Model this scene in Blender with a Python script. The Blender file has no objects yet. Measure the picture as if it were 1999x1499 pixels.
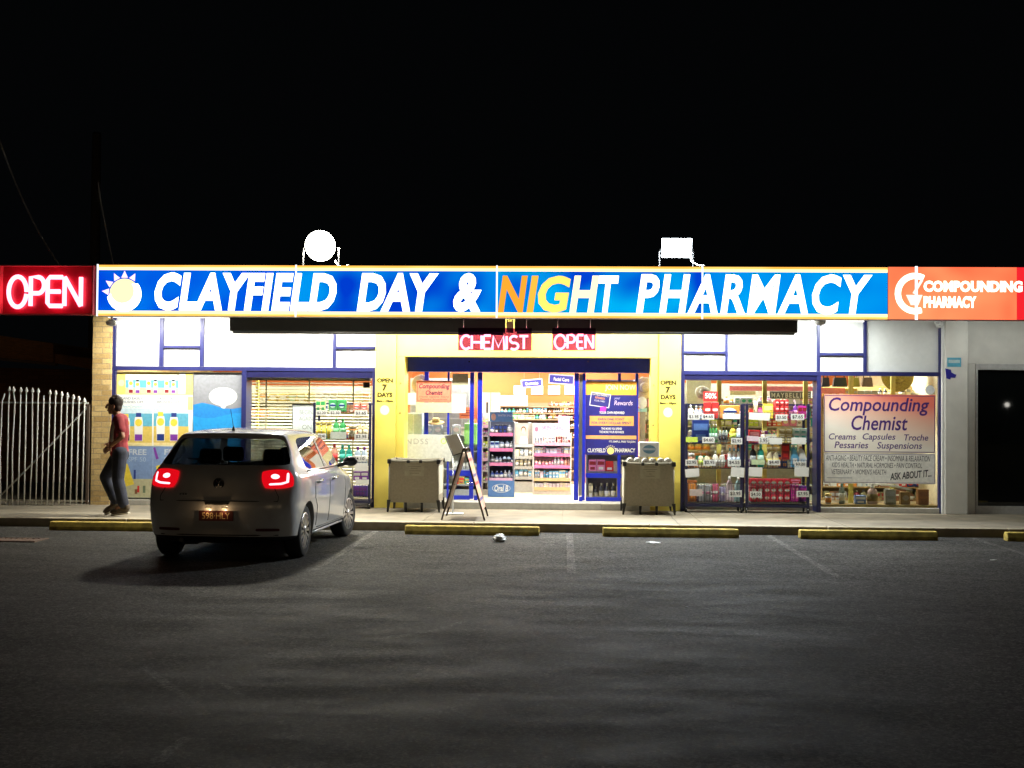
import bpy, bmesh, math, random
from mathutils import Vector, Matrix, Euler
from mathutils.bvhtree import BVHTree
random.seed(7)
PI = math.pi
SC = bpy.context.scene
COL = SC.collection

# ------------------------------------------------------------------ camera
F, IW, IH = 2500.0, 1999.0, 1499.0
YAW, PIT, ROL, CH, CD = 0.04012, 0.02195, 0.00782, 1.6742, 20.6
CAMR = (Matrix.Rotation(YAW, 3, 'Z') @ Matrix.Rotation(PI/2+PIT, 3, 'X') @ Matrix.Rotation(ROL, 3, 'Z'))
CAMP = Vector((0, -CD, CH))
cd = bpy.data.cameras.new('camera'); cam = bpy.data.objects.new('camera', cd); COL.objects.link(cam)
cam.matrix_world = Matrix.Translation(CAMP) @ CAMR.to_4x4()
cd.sensor_width = 36; cd.lens = F/IW*36; cd.clip_end = 2000; cd.clip_start = .1
SC.camera = cam
# ------------------------------------------------------------------ night sky, exposure
w = bpy.data.worlds.new('World'); SC.world = w; w.use_nodes = True
nt = w.node_tree; nt.nodes.clear()
wo = nt.nodes.new('ShaderNodeOutputWorld'); bg = nt.nodes.new('ShaderNodeBackground')
sky = nt.nodes.new('ShaderNodeTexSky'); sky.sky_type = 'NISHITA'; sky.sun_disc = False
sky.sun_elevation = math.radians(-8); sky.sun_rotation = math.radians(200)
mx = nt.nodes.new('ShaderNodeMixRGB'); mx.inputs[0].default_value = .9
mx.inputs[2].default_value = (.011, .013, .015, 1)      # faint town glow of the night sky
nt.links.new(sky.outputs[0], mx.inputs[1]); nt.links.new(mx.outputs[0], bg.inputs[0])
bg.inputs[1].default_value = 0.1
nt.links.new(bg.outputs[0], wo.inputs[0])
SC.view_settings.view_transform = 'Standard'; SC.view_settings.look = 'None'
SC.view_settings.exposure = 0; SC.view_settings.gamma = 1
SC.render.engine = 'CYCLES'
SC.cycles.max_bounces = 8; SC.cycles.transparent_max_bounces = 24; SC.cycles.use_denoising = True
SC.cycles.caustics_reflective = False; SC.cycles.caustics_refractive = False
SC.cycles.sample_clamp_indirect = 4

# power knobs of the real lamps in the scene
P_FLOOD, P_SOFFIT, P_INSIDE, P_STREET = 740, 105, 150, 330

def P(px, py, Y):
    d = CAMR @ Vector(((px-IW/2)/F, -(py-IH/2)/F, -1))
    return CAMP + d*((Y+CD)/d.y)
def G(px, py, z=0.0):
    d = CAMR @ Vector(((px-IW/2)/F, -(py-IH/2)/F, -1))
    return CAMP + d*((z-CH)/d.z)
def R(px0, py0, px1, py1, Y):
    cx, cy = (px0+px1)/2, (py0+py1)/2
    return P(px0, cy, Y).x, P(px1, cy, Y).x, P(cx, py1, Y).z, P(cx, py0, Y).z   # x0,x1,z0,z1

# ------------------------------------------------------------------ materials
MC = {}
def nodes(name):
    m = bpy.data.materials.new(name); m.use_nodes = True
    n = m.node_tree; n.nodes.clear()
    o = n.nodes.new('ShaderNodeOutputMaterial')
    return m, n, o
def M(name, col, rough=.5, metal=0, var=.12, scale=14, bump=0, coat=0, spec=.5, stretch=None):
    if name in MC: return MC[name]
    m, n, o = nodes(name)
    b = n.nodes.new('ShaderNodeBsdfPrincipled')
    b.inputs['Roughness'].default_value = rough; b.inputs['Metallic'].default_value = metal
    b.inputs['Specular IOR Level'].default_value = spec
    if coat: b.inputs['Coat Weight'].default_value = coat; b.inputs['Coat Roughness'].default_value = .03
    tc = n.nodes.new('ShaderNodeTexCoord'); nz = n.nodes.new('ShaderNodeTexNoise')
    nz.inputs['Scale'].default_value = scale; nz.inputs['Detail'].default_value = 5
    if stretch:
        mp = n.nodes.new('ShaderNodeMapping'); mp.inputs['Scale'].default_value = stretch
        n.links.new(tc.outputs['Object'], mp.inputs[0]); n.links.new(mp.outputs[0], nz.inputs['Vector'])
    else: n.links.new(tc.outputs['Object'], nz.inputs['Vector'])
    rp = n.nodes.new('ShaderNodeValToRGB')
    rp.color_ramp.elements[0].position = .3; rp.color_ramp.elements[1].position = .7
    rp.color_ramp.elements[0].color = (*[c*(1-var) for c in col], 1)
    rp.color_ramp.elements[1].color = (*[min(1, c*(1+var)) for c in col], 1)
    n.links.new(nz.outputs['Fac'], rp.inputs[0]); n.links.new(rp.outputs[0], b.inputs['Base Color'])
    if bump:
        bp = n.nodes.new('ShaderNodeBump'); bp.inputs['Strength'].default_value = bump; bp.inputs['Distance'].default_value = .01
        n.links.new(nz.outputs['Fac'], bp.inputs['Height']); n.links.new(bp.outputs[0], b.inputs['Normal'])
    n.links.new(b.outputs[0], o.inputs[0]); MC[name] = m
    return m
def EM(name, col, st, var=0, scale=2, col2=None):
    if name in MC: return MC[name]
    m, n, o = nodes(name)
    e = n.nodes.new('ShaderNodeEmission'); e.inputs[1].default_value = st
    e.inputs[0].default_value = (*col, 1)
    if col2:
        tc = n.nodes.new('ShaderNodeTexCoord'); nz = n.nodes.new('ShaderNodeTexNoise')
        nz.inputs['Scale'].default_value = scale; nz.inputs['Detail'].default_value = 1
        n.links.new(tc.outputs['Object'], nz.inputs['Vector'])
        rp = n.nodes.new('ShaderNodeValToRGB')
        rp.color_ramp.elements[0].position = .35; rp.color_ramp.elements[1].position = .65
        rp.color_ramp.elements[0].color = (*col, 1); rp.color_ramp.elements[1].color = (*col2, 1)
        n.links.new(nz.outputs['Fac'], rp.inputs[0]); n.links.new(rp.outputs[0], e.inputs[0])
    n.links.new(e.outputs[0], o.inputs[0]); MC[name] = m
    return m
def GLASS(name, tint=(.96, .98, .97), refl=1.0, rough=.01):
    if name in MC: return MC[name]
    m, n, o = nodes(name)
    t = n.nodes.new('ShaderNodeBsdfTransparent'); t.inputs[0].default_value = (*tint, 1)
    g = n.nodes.new('ShaderNodeBsdfGlossy'); g.inputs['Roughness'].default_value = rough
    ge = n.nodes.new('ShaderNodeNewGeometry'); dt = n.nodes.new('ShaderNodeVectorMath'); dt.operation = 'DOT_PRODUCT'
    n.links.new(ge.outputs['Normal'], dt.inputs[0]); n.links.new(ge.outputs['Incoming'], dt.inputs[1])
    def mth(op, a, v=None, w=None):
        q = n.nodes.new('ShaderNodeMath'); q.operation = op
        if a is not None: n.links.new(a, q.inputs[0])
        if v is not None: q.inputs[1].default_value = v
        if w is not None: q.inputs[2].default_value = w
        return q
    ab = mth('ABSOLUTE', dt.outputs['Value']); iv = mth('MULTIPLY_ADD', ab.outputs[0], -1, 1); pw = mth('POWER', iv.outputs[0], 5); lw = mth('MULTIPLY_ADD', pw.outputs[0], .96, .035)
    mt = n.nodes.new('ShaderNodeMath'); mt.operation = 'MULTIPLY'; mt.inputs[1].default_value = refl
    mt.use_clamp = True
    mxs = n.nodes.new('ShaderNodeMixShader')
    n.links.new(lw.outputs[0], mt.inputs[0]); n.links.new(mt.outputs[0], mxs.inputs[0])
    n.links.new(t.outputs[0], mxs.inputs[1]); n.links.new(g.outputs[0], mxs.inputs[2])
    n.links.new(mxs.outputs[0], o.inputs[0]); MC[name] = m
    return m
def BRICK(name, c1, c2, mortar, bw=.24, bh=.086, axis='XZ'):
    m, n, o = nodes(name)
    b = n.nodes.new('ShaderNodeBsdfPrincipled'); b.inputs['Roughness'].default_value = .85
    tc = n.nodes.new('ShaderNodeTexCoord'); sp = n.nodes.new('ShaderNodeSeparateXYZ'); cb = n.nodes.new('ShaderNodeCombineXYZ')
    n.links.new(tc.outputs['Object'], sp.inputs[0])
    ad = n.nodes.new('ShaderNodeMath'); ad.operation = 'ADD'
    n.links.new(sp.outputs['X'], ad.inputs[0]); n.links.new(sp.outputs['Y'], ad.inputs[1])
    n.links.new(ad.outputs[0], cb.inputs['X']); n.links.new(sp.outputs['Z'], cb.inputs['Y'])
    bt = n.nodes.new('ShaderNodeTexBrick'); bt.inputs['Scale'].default_value = 1
    bt.inputs['Brick Width'].default_value = bw; bt.inputs['Row Height'].default_value = bh
    bt.inputs['Mortar Size'].default_value = .006; bt.inputs['Mortar Smooth'].default_value = .3
    bt.inputs['Color1'].default_value = (*c1, 1); bt.inputs['Color2'].default_value = (*c2, 1); bt.inputs['Mortar'].default_value = (*mortar, 1)
    n.links.new(cb.outputs[0], bt.inputs['Vector'])
    nz = n.nodes.new('ShaderNodeTexNoise'); nz.inputs['Scale'].default_value = 40
    n.links.new(tc.outputs['Object'], nz.inputs['Vector'])
    mu = n.nodes.new('ShaderNodeMixRGB'); mu.blend_type = 'MULTIPLY'; mu.inputs[0].default_value = .5
    n.links.new(bt.outputs['Color'], mu.inputs[1]); n.links.new(nz.outputs['Fac'], mu.inputs[2])
    bp = n.nodes.new('ShaderNodeBump'); bp.inputs['Distance'].default_value = .008; bp.inputs['Strength'].default_value = .8
    iv = n.nodes.new('ShaderNodeMath'); iv.operation = 'SUBTRACT'; iv.inputs[0].default_value = 1
    n.links.new(bt.outputs['Fac'], iv.inputs[1]); n.links.new(iv.outputs[0], bp.inputs['Height'])
    n.links.new(bp.outputs[0], b.inputs['Normal']); n.links.new(mu.outputs[0], b.inputs['Base Color'])
    n.links.new(b.outputs[0], o.inputs[0])
    return m
def ASPHALT(name='asphalt', k=1.0):
    m, n, o = nodes(name); L = n.links.new
    b = n.nodes.new('ShaderNodeBsdfPrincipled'); tc = n.nodes.new('ShaderNodeTexCoord')
    def noise(scale, detail, stretch=(1, 1, 1), rough=.6):
        mp = n.nodes.new('ShaderNodeMapping'); mp.inputs['Scale'].default_value = stretch
        z = n.nodes.new('ShaderNodeTexNoise'); z.inputs['Scale'].default_value = scale
        z.inputs['Detail'].default_value = detail; z.inputs['Roughness'].default_value = rough
        L(tc.outputs['Object'], mp.inputs[0]); L(mp.outputs[0], z.inputs['Vector']); return z
    def ramp(src, p0, c0, p1, c1):
        r = n.nodes.new('ShaderNodeValToRGB'); r.color_ramp.elements[0].position = p0; r.color_ramp.elements[1].position = p1
        r.color_ramp.elements[0].color = (c0, c0, c0, 1); r.color_ramp.elements[1].color = (c1, c1, c1, 1)
        L(src, r.inputs[0]); return r
    def mul(a, c):
        k = n.nodes.new('ShaderNodeMixRGB'); k.blend_type = 'MULTIPLY'; k.inputs[0].default_value = 1
        L(a, k.inputs[1]); L(c, k.inputs[2]); return k.outputs[0]
    base = n.nodes.new('ShaderNodeRGB'); base.outputs[0].default_value = (.05*k, .0485*k, .045*k, 1)
    sw = ramp(noise(.55, 4, (.28, 1, 1)).outputs['Fac'], .35, .95, .66, 1.04)     # sweeps left by turning tyres
    sw2 = ramp(noise(1.1, 6, (.12, 1.6, 1)).outputs['Fac'], .38, .95, .62, 1.04)
    bl = ramp(noise(.35, 3).outputs['Fac'], .35, .9, .65, 1.08)
    gr = ramp(noise(48, 6, (1, 1, 1), .95).outputs['Fac'], .4, .25, .62, 1.75)      # chippings
    def cells(scale, lo, hi):
        q = n.nodes.new('ShaderNodeTexVoronoi'); q.inputs['Scale'].default_value = scale; L(tc.outputs['Object'], q.inputs['Vector'])
        s_ = n.nodes.new('ShaderNodeSeparateColor'); L(q.outputs['Color'], s_.inputs[0])
        mr = n.nodes.new('ShaderNodeMapRange'); mr.inputs['To Min'].default_value = lo; mr.inputs['To Max'].default_value = hi
        L(s_.outputs[0], mr.inputs['Value']); return mr.outputs[0]
    c1, c2 = cells(70, .15, 1.85), cells(30, .55, 1.45)
    v = n.nodes.new('ShaderNodeTexVoronoi'); v.inputs['Scale'].default_value = 55; L(tc.outputs['Object'], v.inputs['Vector'])
    fl = ramp(v.outputs['Distance'], .05, 2.6, .13, 1.0)                            # pale stones
    hf = noise(9, 2); hfr = ramp(hf.outputs['Fac'], .5, 0, .56, 1)
    flk = n.nodes.new('ShaderNodeMixRGB'); flk.inputs[1].default_value = (1, 1, 1, 1)
    L(hfr.outputs[0], flk.inputs[0]); L(fl.outputs[0], flk.inputs[2])
    c = mul(mul(mul(mul(mul(base.outputs[0], sw.outputs[0]), sw2.outputs[0]), bl.outputs[0]), gr.outputs[0]), flk.outputs[0])
    c = mul(mul(c, c1), c2)
    # oil drips where engines stand, a little out from the wheel stops
    st = noise(1.3, 5, (.6, 1, 1)); str_ = ramp(st.outputs['Fac'], .6, 1, .74, .4)
    sep = n.nodes.new('ShaderNodeSeparateXYZ'); L(tc.outputs['Object'], sep.inputs[0])
    band = n.nodes.new('ShaderNodeMapRange'); band.inputs['From Min'].default_value = -4.9; band.inputs['From Max'].default_value = -3.9
    L(sep.outputs['Y'], band.inputs['Value'])
    mo = n.nodes.new('ShaderNodeMixRGB'); mo.inputs[1].default_value = (1, 1, 1, 1)
    L(band.outputs[0], mo.inputs[0]); L(str_.outputs[0], mo.inputs[2])
    c = mul(c, mo.outputs[0])
    L(c, b.inputs['Base Color'])
    rr = ramp(noise(2.2, 3, (.4, 1, 1)).outputs['Fac'], .3, .62, .7, .85); L(rr.outputs[0], b.inputs['Roughness'])
    b.inputs['Specular IOR Level'].default_value = .06
    bp = n.nodes.new('ShaderNodeBump'); bp.inputs['Strength'].default_value = .7; bp.inputs['Distance'].default_value = .006
    L(noise(75, 3, (1, 1, 1), .8).outputs['Fac'], bp.inputs['Height']); L(bp.outputs[0], b.inputs['Normal'])
    L(b.outputs[0], o.inputs[0]); return m

navy = M('navy_paint', (.02, .023, .11), .35)
blue = M('blue_paint', (.012, .025, .42), .3)
white = M('white_paint', (.72, .735, .72), .5, var=.03)
yellow = M('yellow_paint', (.85, .7, .13), .5, var=.05, scale=5)
grey = M('grey_paint', (.4, .4, .39), .6)
black = M('black_plastic', (.012, .012, .013), .45)
chrome = M('chrome', (.7, .7, .7), .15, 1, var=.03)
alu = M('aluminium', (.55, .56, .56), .35, 1, var=.05)
paper = M('white_paper', (.8, .8, .77), .7, var=.03)
concrete = M('concrete', (.2, .172, .125), .85, var=.26, scale=2.6, bump=.15)
darkbox = M('dark_metal', (.02, .022, .022), .5)
glass = GLASS('window_glass')
asphalt = ASPHALT()
WCOL = {}
def C(r, g, b, rough=.45):
    k = (round(r, 3), round(g, 3), round(b, 3), rough)
    if k not in WCOL: WCOL[k] = M('colour_%d' % len(WCOL), k[:3], rough, var=.1, scale=25)
    return WCOL[k]

# ------------------------------------------------------------------ mesh helpers
class MB:
    def __init__(s): s.bm = bmesh.new(); s.mats = []
    def mi(s, m):
        if m is None: return 0
        if m not in s.mats: s.mats.append(m)
        return s.mats.index(m)
    def face(s, pts, m=None):
        vs = [s.bm.verts.new(p) for p in pts]
        try: f = s.bm.faces.new(vs); f.material_index = s.mi(m); return f
        except ValueError: return None
    def box(s, x0, x1, y0, y1, z0, z1, m=None, bev=0):
        if x0 > x1: x0, x1 = x1, x0
        if y0 > y1: y0, y1 = y1, y0
        if z0 > z1: z0, z1 = z1, z0
        g = bmesh.ops.create_cube(s.bm, size=1)
        for v in g['verts']:
            v.co = Vector(((x0+x1)/2+v.co.x*(x1-x0), (y0+y1)/2+v.co.y*(y1-y0), (z0+z1)/2+v.co.z*(z1-z0)))
        fs = {f for v in g['verts'] for f in v.link_faces}; k = s.mi(m)
        for f in fs: f.material_index = k
        if bev:
            es = list({e for v in g['verts'] for e in v.link_edges})
            r = bmesh.ops.bevel(s.bm, geom=es, offset=min(bev, .45*min(x1-x0, y1-y0, z1-z0)), segments=2, affect='EDGES', profile=.5)
            for f in r['faces']: f.material_index = k
        return s
    def cyl(s, a, b, r0, r1=None, n=12, m=None, cap=True):
        a, b = Vector(a), Vector(b); r1 = r0 if r1 is None else r1
        d = (b-a); q = d.to_track_quat('Z', 'Y'); k = s.mi(m)
        A = [s.bm.verts.new(a+q@Vector((r0*math.cos(2*PI*i/n), r0*math.sin(2*PI*i/n), 0))) for i in range(n)]
        B = [s.bm.verts.new(b+q@Vector((r1*math.cos(2*PI*i/n), r1*math.sin(2*PI*i/n), 0))) for i in range(n)]
        for i in range(n):
            f = s.bm.faces.new((A[i], A[(i+1) % n], B[(i+1) % n], B[i])); f.material_index = k; f.smooth = True
        if cap:
            for ring in (A[::-1], B):
                f = s.bm.faces.new(ring); f.material_index = k
        return s
    def ball(s, c, r, m=None, sx=1, sy=1, sz=1, u=14, v=9):
        g = bmesh.ops.create_uvsphere(s.bm, u_segments=u, v_segments=v, radius=r); k = s.mi(m)
        for q in g['verts']: q.co = Vector((c[0]+q.co.x*sx, c[1]+q.co.y*sy, c[2]+q.co.z*sz))
        for f in {f for q in g['verts'] for f in q.link_faces}: f.material_index = k; f.smooth = True
        return s
    def tube(s, pts, r, n=8, m=None, closed=False):
        pts = [Vector(p) for p in pts]; k = s.mi(m); rings = []
        N = len(pts); up = None
        for i, p in enumerate(pts):
            a = pts[i-1] if (i or closed) else p
            b = pts[(i+1) % N] if (i < N-1 or closed) else p
            d = (b-a).normalized()
            if up is None:
                up = Vector((0, 1, 0)) if abs(d.y) < .9 else Vector((1, 0, 0))
            u = d.cross(up).normalized(); v = u.cross(d).normalized(); up = v
            rings.append([s.bm.verts.new(p+u*r*math.cos(2*PI*j/n)+v*r*math.sin(2*PI*j/n)) for j in range(n)])
        for i in range(N if closed else N-1):
            A, B = rings[i], rings[(i+1) % N]
            for j in range(n):
                f = s.bm.faces.new((A[j], A[(j+1) % n], B[(j+1) % n], B[j])); f.material_index = k; f.smooth = True
        if not closed:
            for ring in (rings[0][::-1], rings[-1]):
                f = s.bm.faces.new(ring); f.material_index = k
        return s
    def lathe(s, prof, c=(0, 0, 0), n=16, m=None, sx=1, sy=1, axis='Z', smooth=True, cap=True):
        k = s.mi(m); rings = []
        for r, h in prof:
            ring = []
            for i in range(n):
                a = 2*PI*i/n; x, y = r*math.cos(a)*sx, r*math.sin(a)*sy
                p = (x, y, h) if axis == 'Z' else ((x, h, y) if axis == 'Y' else (h, x, y))
                ring.append(s.bm.verts.new(Vector(c)+Vector(p)))
            rings.append(ring)
        for A, B in zip(rings, rings[1:]):
            for i in range(n):
                f = s.bm.faces.new((A[i], A[(i+1) % n], B[(i+1) % n], B[i])); f.material_index = k; f.smooth = smooth
        for ring in (rings[0][::-1], rings[-1]) if cap else ():
            f = s.bm.faces.new(ring); f.material_index = k
        return s
    def prism(s, pts, y0, y1, m=None):       # polygon in xz, pushed through y
        k = s.mi(m)
        A = [s.bm.verts.new((x, y0, z)) for x, z in pts]; B = [s.bm.verts.new((x, y1, z)) for x, z in pts]
        fs = [s.bm.faces.new(A), s.bm.faces.new(B[::-1])]
        n = len(pts)
        for i in range(n): fs.append(s.bm.faces.new((A[(i+1) % n], A[i], B[i], B[(i+1) % n])))
        for f in fs: f.material_index = k
        return s
    def xform(s, mat): s.bm.transform(mat); return s
    def build(s, name, m=None, parent=None, local=False, smooth=False, bevel=0):
        bmesh.ops.recalc_face_normals(s.bm, faces=s.bm.faces[:])
        me = bpy.data.meshes.new(name); s.bm.to_mesh(me); s.bm.free()
        for x in (s.mats if s.mats else [m]): me.materials.append(x)
        o = bpy.data.objects.new(name, me); COL.objects.link(o)
        if smooth:
            for p in me.polygons: p.use_smooth = True
        if bevel:
            bv = o.modifiers.new('bevel', 'BEVEL'); bv.width = bevel; bv.segments = 2; bv.limit_method = 'ANGLE'
        par(o, parent, local); return o
def par(o, parent, local=False):
    if parent is None: return o
    o.parent = parent
    if not local:
        q = parent
        while q is not None: o.location = o.location-q.location; q = q.parent
    return o
def tag(o, label, cat, group=None, kind=None):
    o['label'] = label; o['category'] = cat
    if group: o['group'] = group
    if kind: o['kind'] = kind
    return o
def thing(name, label, cat, loc=(0, 0, 0), group=None):
    o = bpy.data.objects.new(name, None); COL.objects.link(o); o.location = loc; o.empty_display_size = .2
    return tag(o, label, cat, group)
def struct(o): o['kind'] = 'structure'; return o
def copy_thing(src, loc, label=None, rotz=None):
    c = src.copy(); COL.objects.link(c); c.location = loc
    if rotz is not None: c.rotation_euler.z = rotz
    if label: c['label'] = label
    for ch in list(src.children):
        d = ch.copy(); COL.objects.link(d); d.parent = c
        for g in list(ch.children):
            e = g.copy(); COL.objects.link(e); e.parent = d
    return c
def text_mesh(s, shear=0, bold=0, spacing=1.0, ext=.0):
    cu = bpy.data.curves.new('lettering', 'FONT'); cu.body = s; cu.shear = shear; cu.offset = bold
    cu.space_character = spacing; cu.resolution_u = 3; cu.extrude = ext; cu.fill_mode = 'BOTH'
    ob = bpy.data.objects.new('lettering', cu)
    me = bpy.data.meshes.new_from_object(ob); bpy.data.objects.remove(ob); return me
def text(parent, s, px, Y, m, shear=0, bold=.0, rot=0, name='lettering', spacing=1.0, depth=.003, local=False, fit='box'):
    """lettering whose outline fills the rectangle px = (x0, y0, x1, y1) measured in the wall plane y = Y"""
    x0, x1, z0, z1 = px if fit == 'world' else R(*px, Y)
    me = text_mesh(s, shear, bold, spacing, .01)
    xs = [v.co.x for v in me.vertices]; ys = [v.co.y for v in me.vertices]; zs = [v.co.z for v in me.vertices]
    ax, bx, ay, by = min(xs), max(xs), min(ys), max(ys); az, bz = min(zs), max(zs)
    ca, sa = math.cos(rot), math.sin(rot); cx, cz = (x0+x1)/2, (z0+z1)/2
    for v in me.vertices:
        u = ((v.co.x-ax)/(bx-ax)-.5)*(x1-x0); t = ((v.co.y-ay)/(by-ay)-.5)*(z1-z0)
        d = (v.co.z-az)/(bz-az)*depth
        v.co = Vector((cx+u*ca-t*sa, Y-d, cz+u*sa+t*ca))
    me.materials.clear(); me.materials.append(m)
    o = bpy.data.objects.new(name, me); COL.objects.link(o); par(o, parent, local); return o
def look(o, d):
    o.rotation_euler = Vector(d).to_track_quat('-Z', 'Y').to_euler(); return o
def area(parent, loc, d, sx, sy, power, col=(1, 1, 1), spread=PI):
    l = bpy.data.lights.new('lamp_light', 'AREA'); l.shape = 'RECTANGLE'; l.size = sx; l.size_y = sy; l.energy = power; l.color = col
    l.spread = spread
    o = bpy.data.objects.new('lamp_light', l); COL.objects.link(o); o.location = loc; look(o, d)
    if parent: par(o, parent)
    return o
# ------------------------------------------------------------------ ground
KY = -2.68                                     # kerb face
FZ = .12                                       # footpath level
b = MB(); b.face([(-300, -300, 0), (300, -300, 0), (300, 300, 0), (-300, 300, 0)]); struct(b.build('car_park', asphalt))
b = MB()
for x0, x1 in [(-16, -9.9)] + [(-9.895+1.98*i, -9.895+1.98*i+1.972) for i in range(10)] + [(9.92, 16)]:
    b.box(x0, x1, KY+.15, 6.2, -.1, FZ)
b.box(-9.9, 9.9, KY+.16, 6, -.1, FZ-.006)
struct(b.build('footpath', concrete, bevel=.004))
kerbm = M('kerb_concrete', (.3, .25, .17), .85, var=.2, scale=6, bump=.2)
b = MB()
for i in range(13): b.box(-16+2.46*i, -16+2.46*i+2.45, KY, KY+.146, -.1, FZ+.002)
struct(b.build('kerb', kerbm, bevel=.012))
b = MB(); fade = ASPHALT('faded_line_paint', 1.75)
for x in (-2.6, .1, 2.84, 5.6):
    for a, c, dx in ((-7.2, KY-.05, 0),):
        b.face([(x-.045, a, .0012), (x+.045, a, .0012), (x+.045, c, .0012), (x-.045, c, .0012)])
struct(b.build('parking_lines', fade))
b = MB()
def gl(*pp): return [G(x, y) for x, y in pp]
def ribbon(pts, wd):
    pts = [Vector((p.x, p.y, .0006)) for p in pts]; L_ = []
    for i, p in enumerate(pts):
        d = (pts[min(i+1, len(pts)-1)]-pts[max(i-1, 0)]).normalized(); n_ = Vector((-d.y, d.x, 0))*wd*random.uniform(.3, .6); L_.append((p-n_, p+n_))
    for (a, c), (e, g_) in zip(L_, L_[1:]): b.face([a, c, g_, e])
ribbon(gl((280, 1300), (305, 1320), (330, 1340), (352, 1352), (375, 1370), (400, 1395)), .08); ribbon(gl((432, 1333), (452, 1345), (470, 1356)), .06); ribbon(gl((300, 1490), (330, 1465), (365, 1440)), .1)
ribbon(gl((735, 1247), (800, 1240), (860, 1228), (905, 1213)), .09)
struct(b.build('scuff_marks', ASPHALT('scuffed_asphalt', 1.9)))
# storm drain set in the asphalt
c = G(36, 1055)
t = thing('drain_grate', 'dark rectangular storm drain grate in the asphalt left of the car', 'drain', (c.x, c.y, 0))
b = MB(); rust = M('rusty_iron', (.1, .06, .04), .7, var=.4, scale=30)
gx0, gx1, gy0, gy1 = c.x-.42, c.x+.3, c.y-.22, c.y+.22
for q in ((gx0, gx1, gy0, gy0+.03), (gx0, gx1, gy1-.03, gy1), (gx0, gx0+.03, gy0+.03, gy1-.03), (gx1-.03, gx1, gy0+.03, gy1-.03)):
    b.box(*q, .001, .016)
b.build('frame', rust, t)
b = MB()
for i in range(9): b.box(gx0+.06+i*.072, gx0+.09+i*.072, gy0+.031, gy1-.031, .002, .013)
b.build('bars', rust, t)
b = MB(); b.box(gx0+.03, gx1-.03, gy0+.03, gy1-.03, .0005, .0018); b.build('pit', black, t)
# wheel stops
wsm = M('worn_yellow_concrete', (.42, .31, .055), .8, var=.5, scale=9, bump=.25)
b = MB(); L = 1.83
b.bm.free(); b.bm = bmesh.new()
pr = [(-.085, 0), (-.085, .05), (-.055, .118), (.055, .118), (.085, .05), (.085, 0)]
A = [b.bm.verts.new((-L/2, y, z)) for y, z in pr]; B = [b.bm.verts.new((L/2, y, z)) for y, z in pr]
for i in range(6): b.bm.faces.new((A[i], A[(i+1) % 6], B[(i+1) % 6], B[i]))
b.bm.faces.new(A[::-1]); b.bm.faces.new(B)
ws0 = b.build('wheel_stop', wsm, bevel=.012)
wl = ['worn yellow wheel stop left of the car, in front of the walking man', 'yellow concrete wheel stop in front of the folding sandwich board',
      'yellow wheel stop in front of the grey bin of paper rolls', 'yellow wheel stop in front of the compounding chemist window poster',
      'yellow wheel stop in front of the dark glass door at the right edge']
for i, (p, lab) in enumerate(zip(((82, 1038, 1), (790, 1043, 1), (1177, 1048, 1), (1562, 1052, 1), (1957, 1054, 1)), wl)):
    o = ws0 if i == 0 else ws0.copy()
    if i: COL.objects.link(o)
    o.location = (G(p[0], p[1]).x+L/2, -3.13, 0); tag(o, lab, 'wheel stop', 'yellow wheel stops along the kerb')
# hairline crack across the footpath
b = MB(); pts = [G(1309, 1006, FZ), G(1313, 1012, FZ), G(1318, 1016, FZ), G(1323, 1022, FZ), G(1332, 1027, FZ)]
for p, q in zip(pts, pts[1:]): b.face([(p.x-.006, p.y, FZ+.003), (p.x+.006, p.y, FZ+.003), (q.x+.006, q.y, FZ+.003), (q.x-.006, q.y, FZ+.003)])
struct(b.build('footpath_crack', M('crack_dark', (.05, .045, .035), .9)))
# litter
def litter(name, px, py, r, label, cat, z=0, flat=.6, m=None, sx=1):
    b = MB(); g = bmesh.ops.create_icosphere(b.bm, subdivisions=3, radius=r)
    for v in b.bm.verts:
        k = .65+.5*random.random(); v.co = Vector((v.co.x*k*sx, v.co.y*k, v.co.z*k*flat))
    p = G(px, py, z); o = b.build(name, m or paper); o.location = (p.x, p.y, z+r*flat*.8); return tag(o, label, cat)
litter('crumpled_paper', 975, 1057, .095, 'crumpled white paper ball on the asphalt beside the middle wheel stop', 'litter')
litter('paper_scrap', 1275, 1060, .06, 'flat white paper scrap on the asphalt below the right bin', 'litter', flat=.15, sx=1.6)
litter('paper_scrap', 1340, 1186, .016, 'tiny white scrap on the open asphalt right of centre', 'litter', flat=.3)
litter('paper_scrap', 838, 1187, .016, 'tiny white scrap on the asphalt between car and centre', 'litter', flat=.3)
litter('paper_scrap', 1940, 1094, .03, 'small pale scrap on the asphalt near the right edge', 'litter', flat=.2, sx=1.6)

# ------------------------------------------------------------------ pharmacy building
bld = thing('pharmacy_building', 'single storey corner shop with yellow entrance and lit white panels', 'building', (0, 0, FZ))
XL, XR = P(182, 800, 0).x, P(1840, 800, 0).x
tan = BRICK('tan_brick', (.85, .62, .27), (.55, .36, .13), (.45, .34, .2))
b = MB(); b.box(XL, P(219, 800, 0).x, -.06, 6.2, FZ, 3.32); b.build('brick_wall', tan, bld)
soff = M('soffit_white', (.5, .49, .45), .7)
b = MB(); b.box(XL-.02, 9.5, -1.29, 6.2, 3.33, 3.5); b.build('roof', soff, bld)
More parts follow.
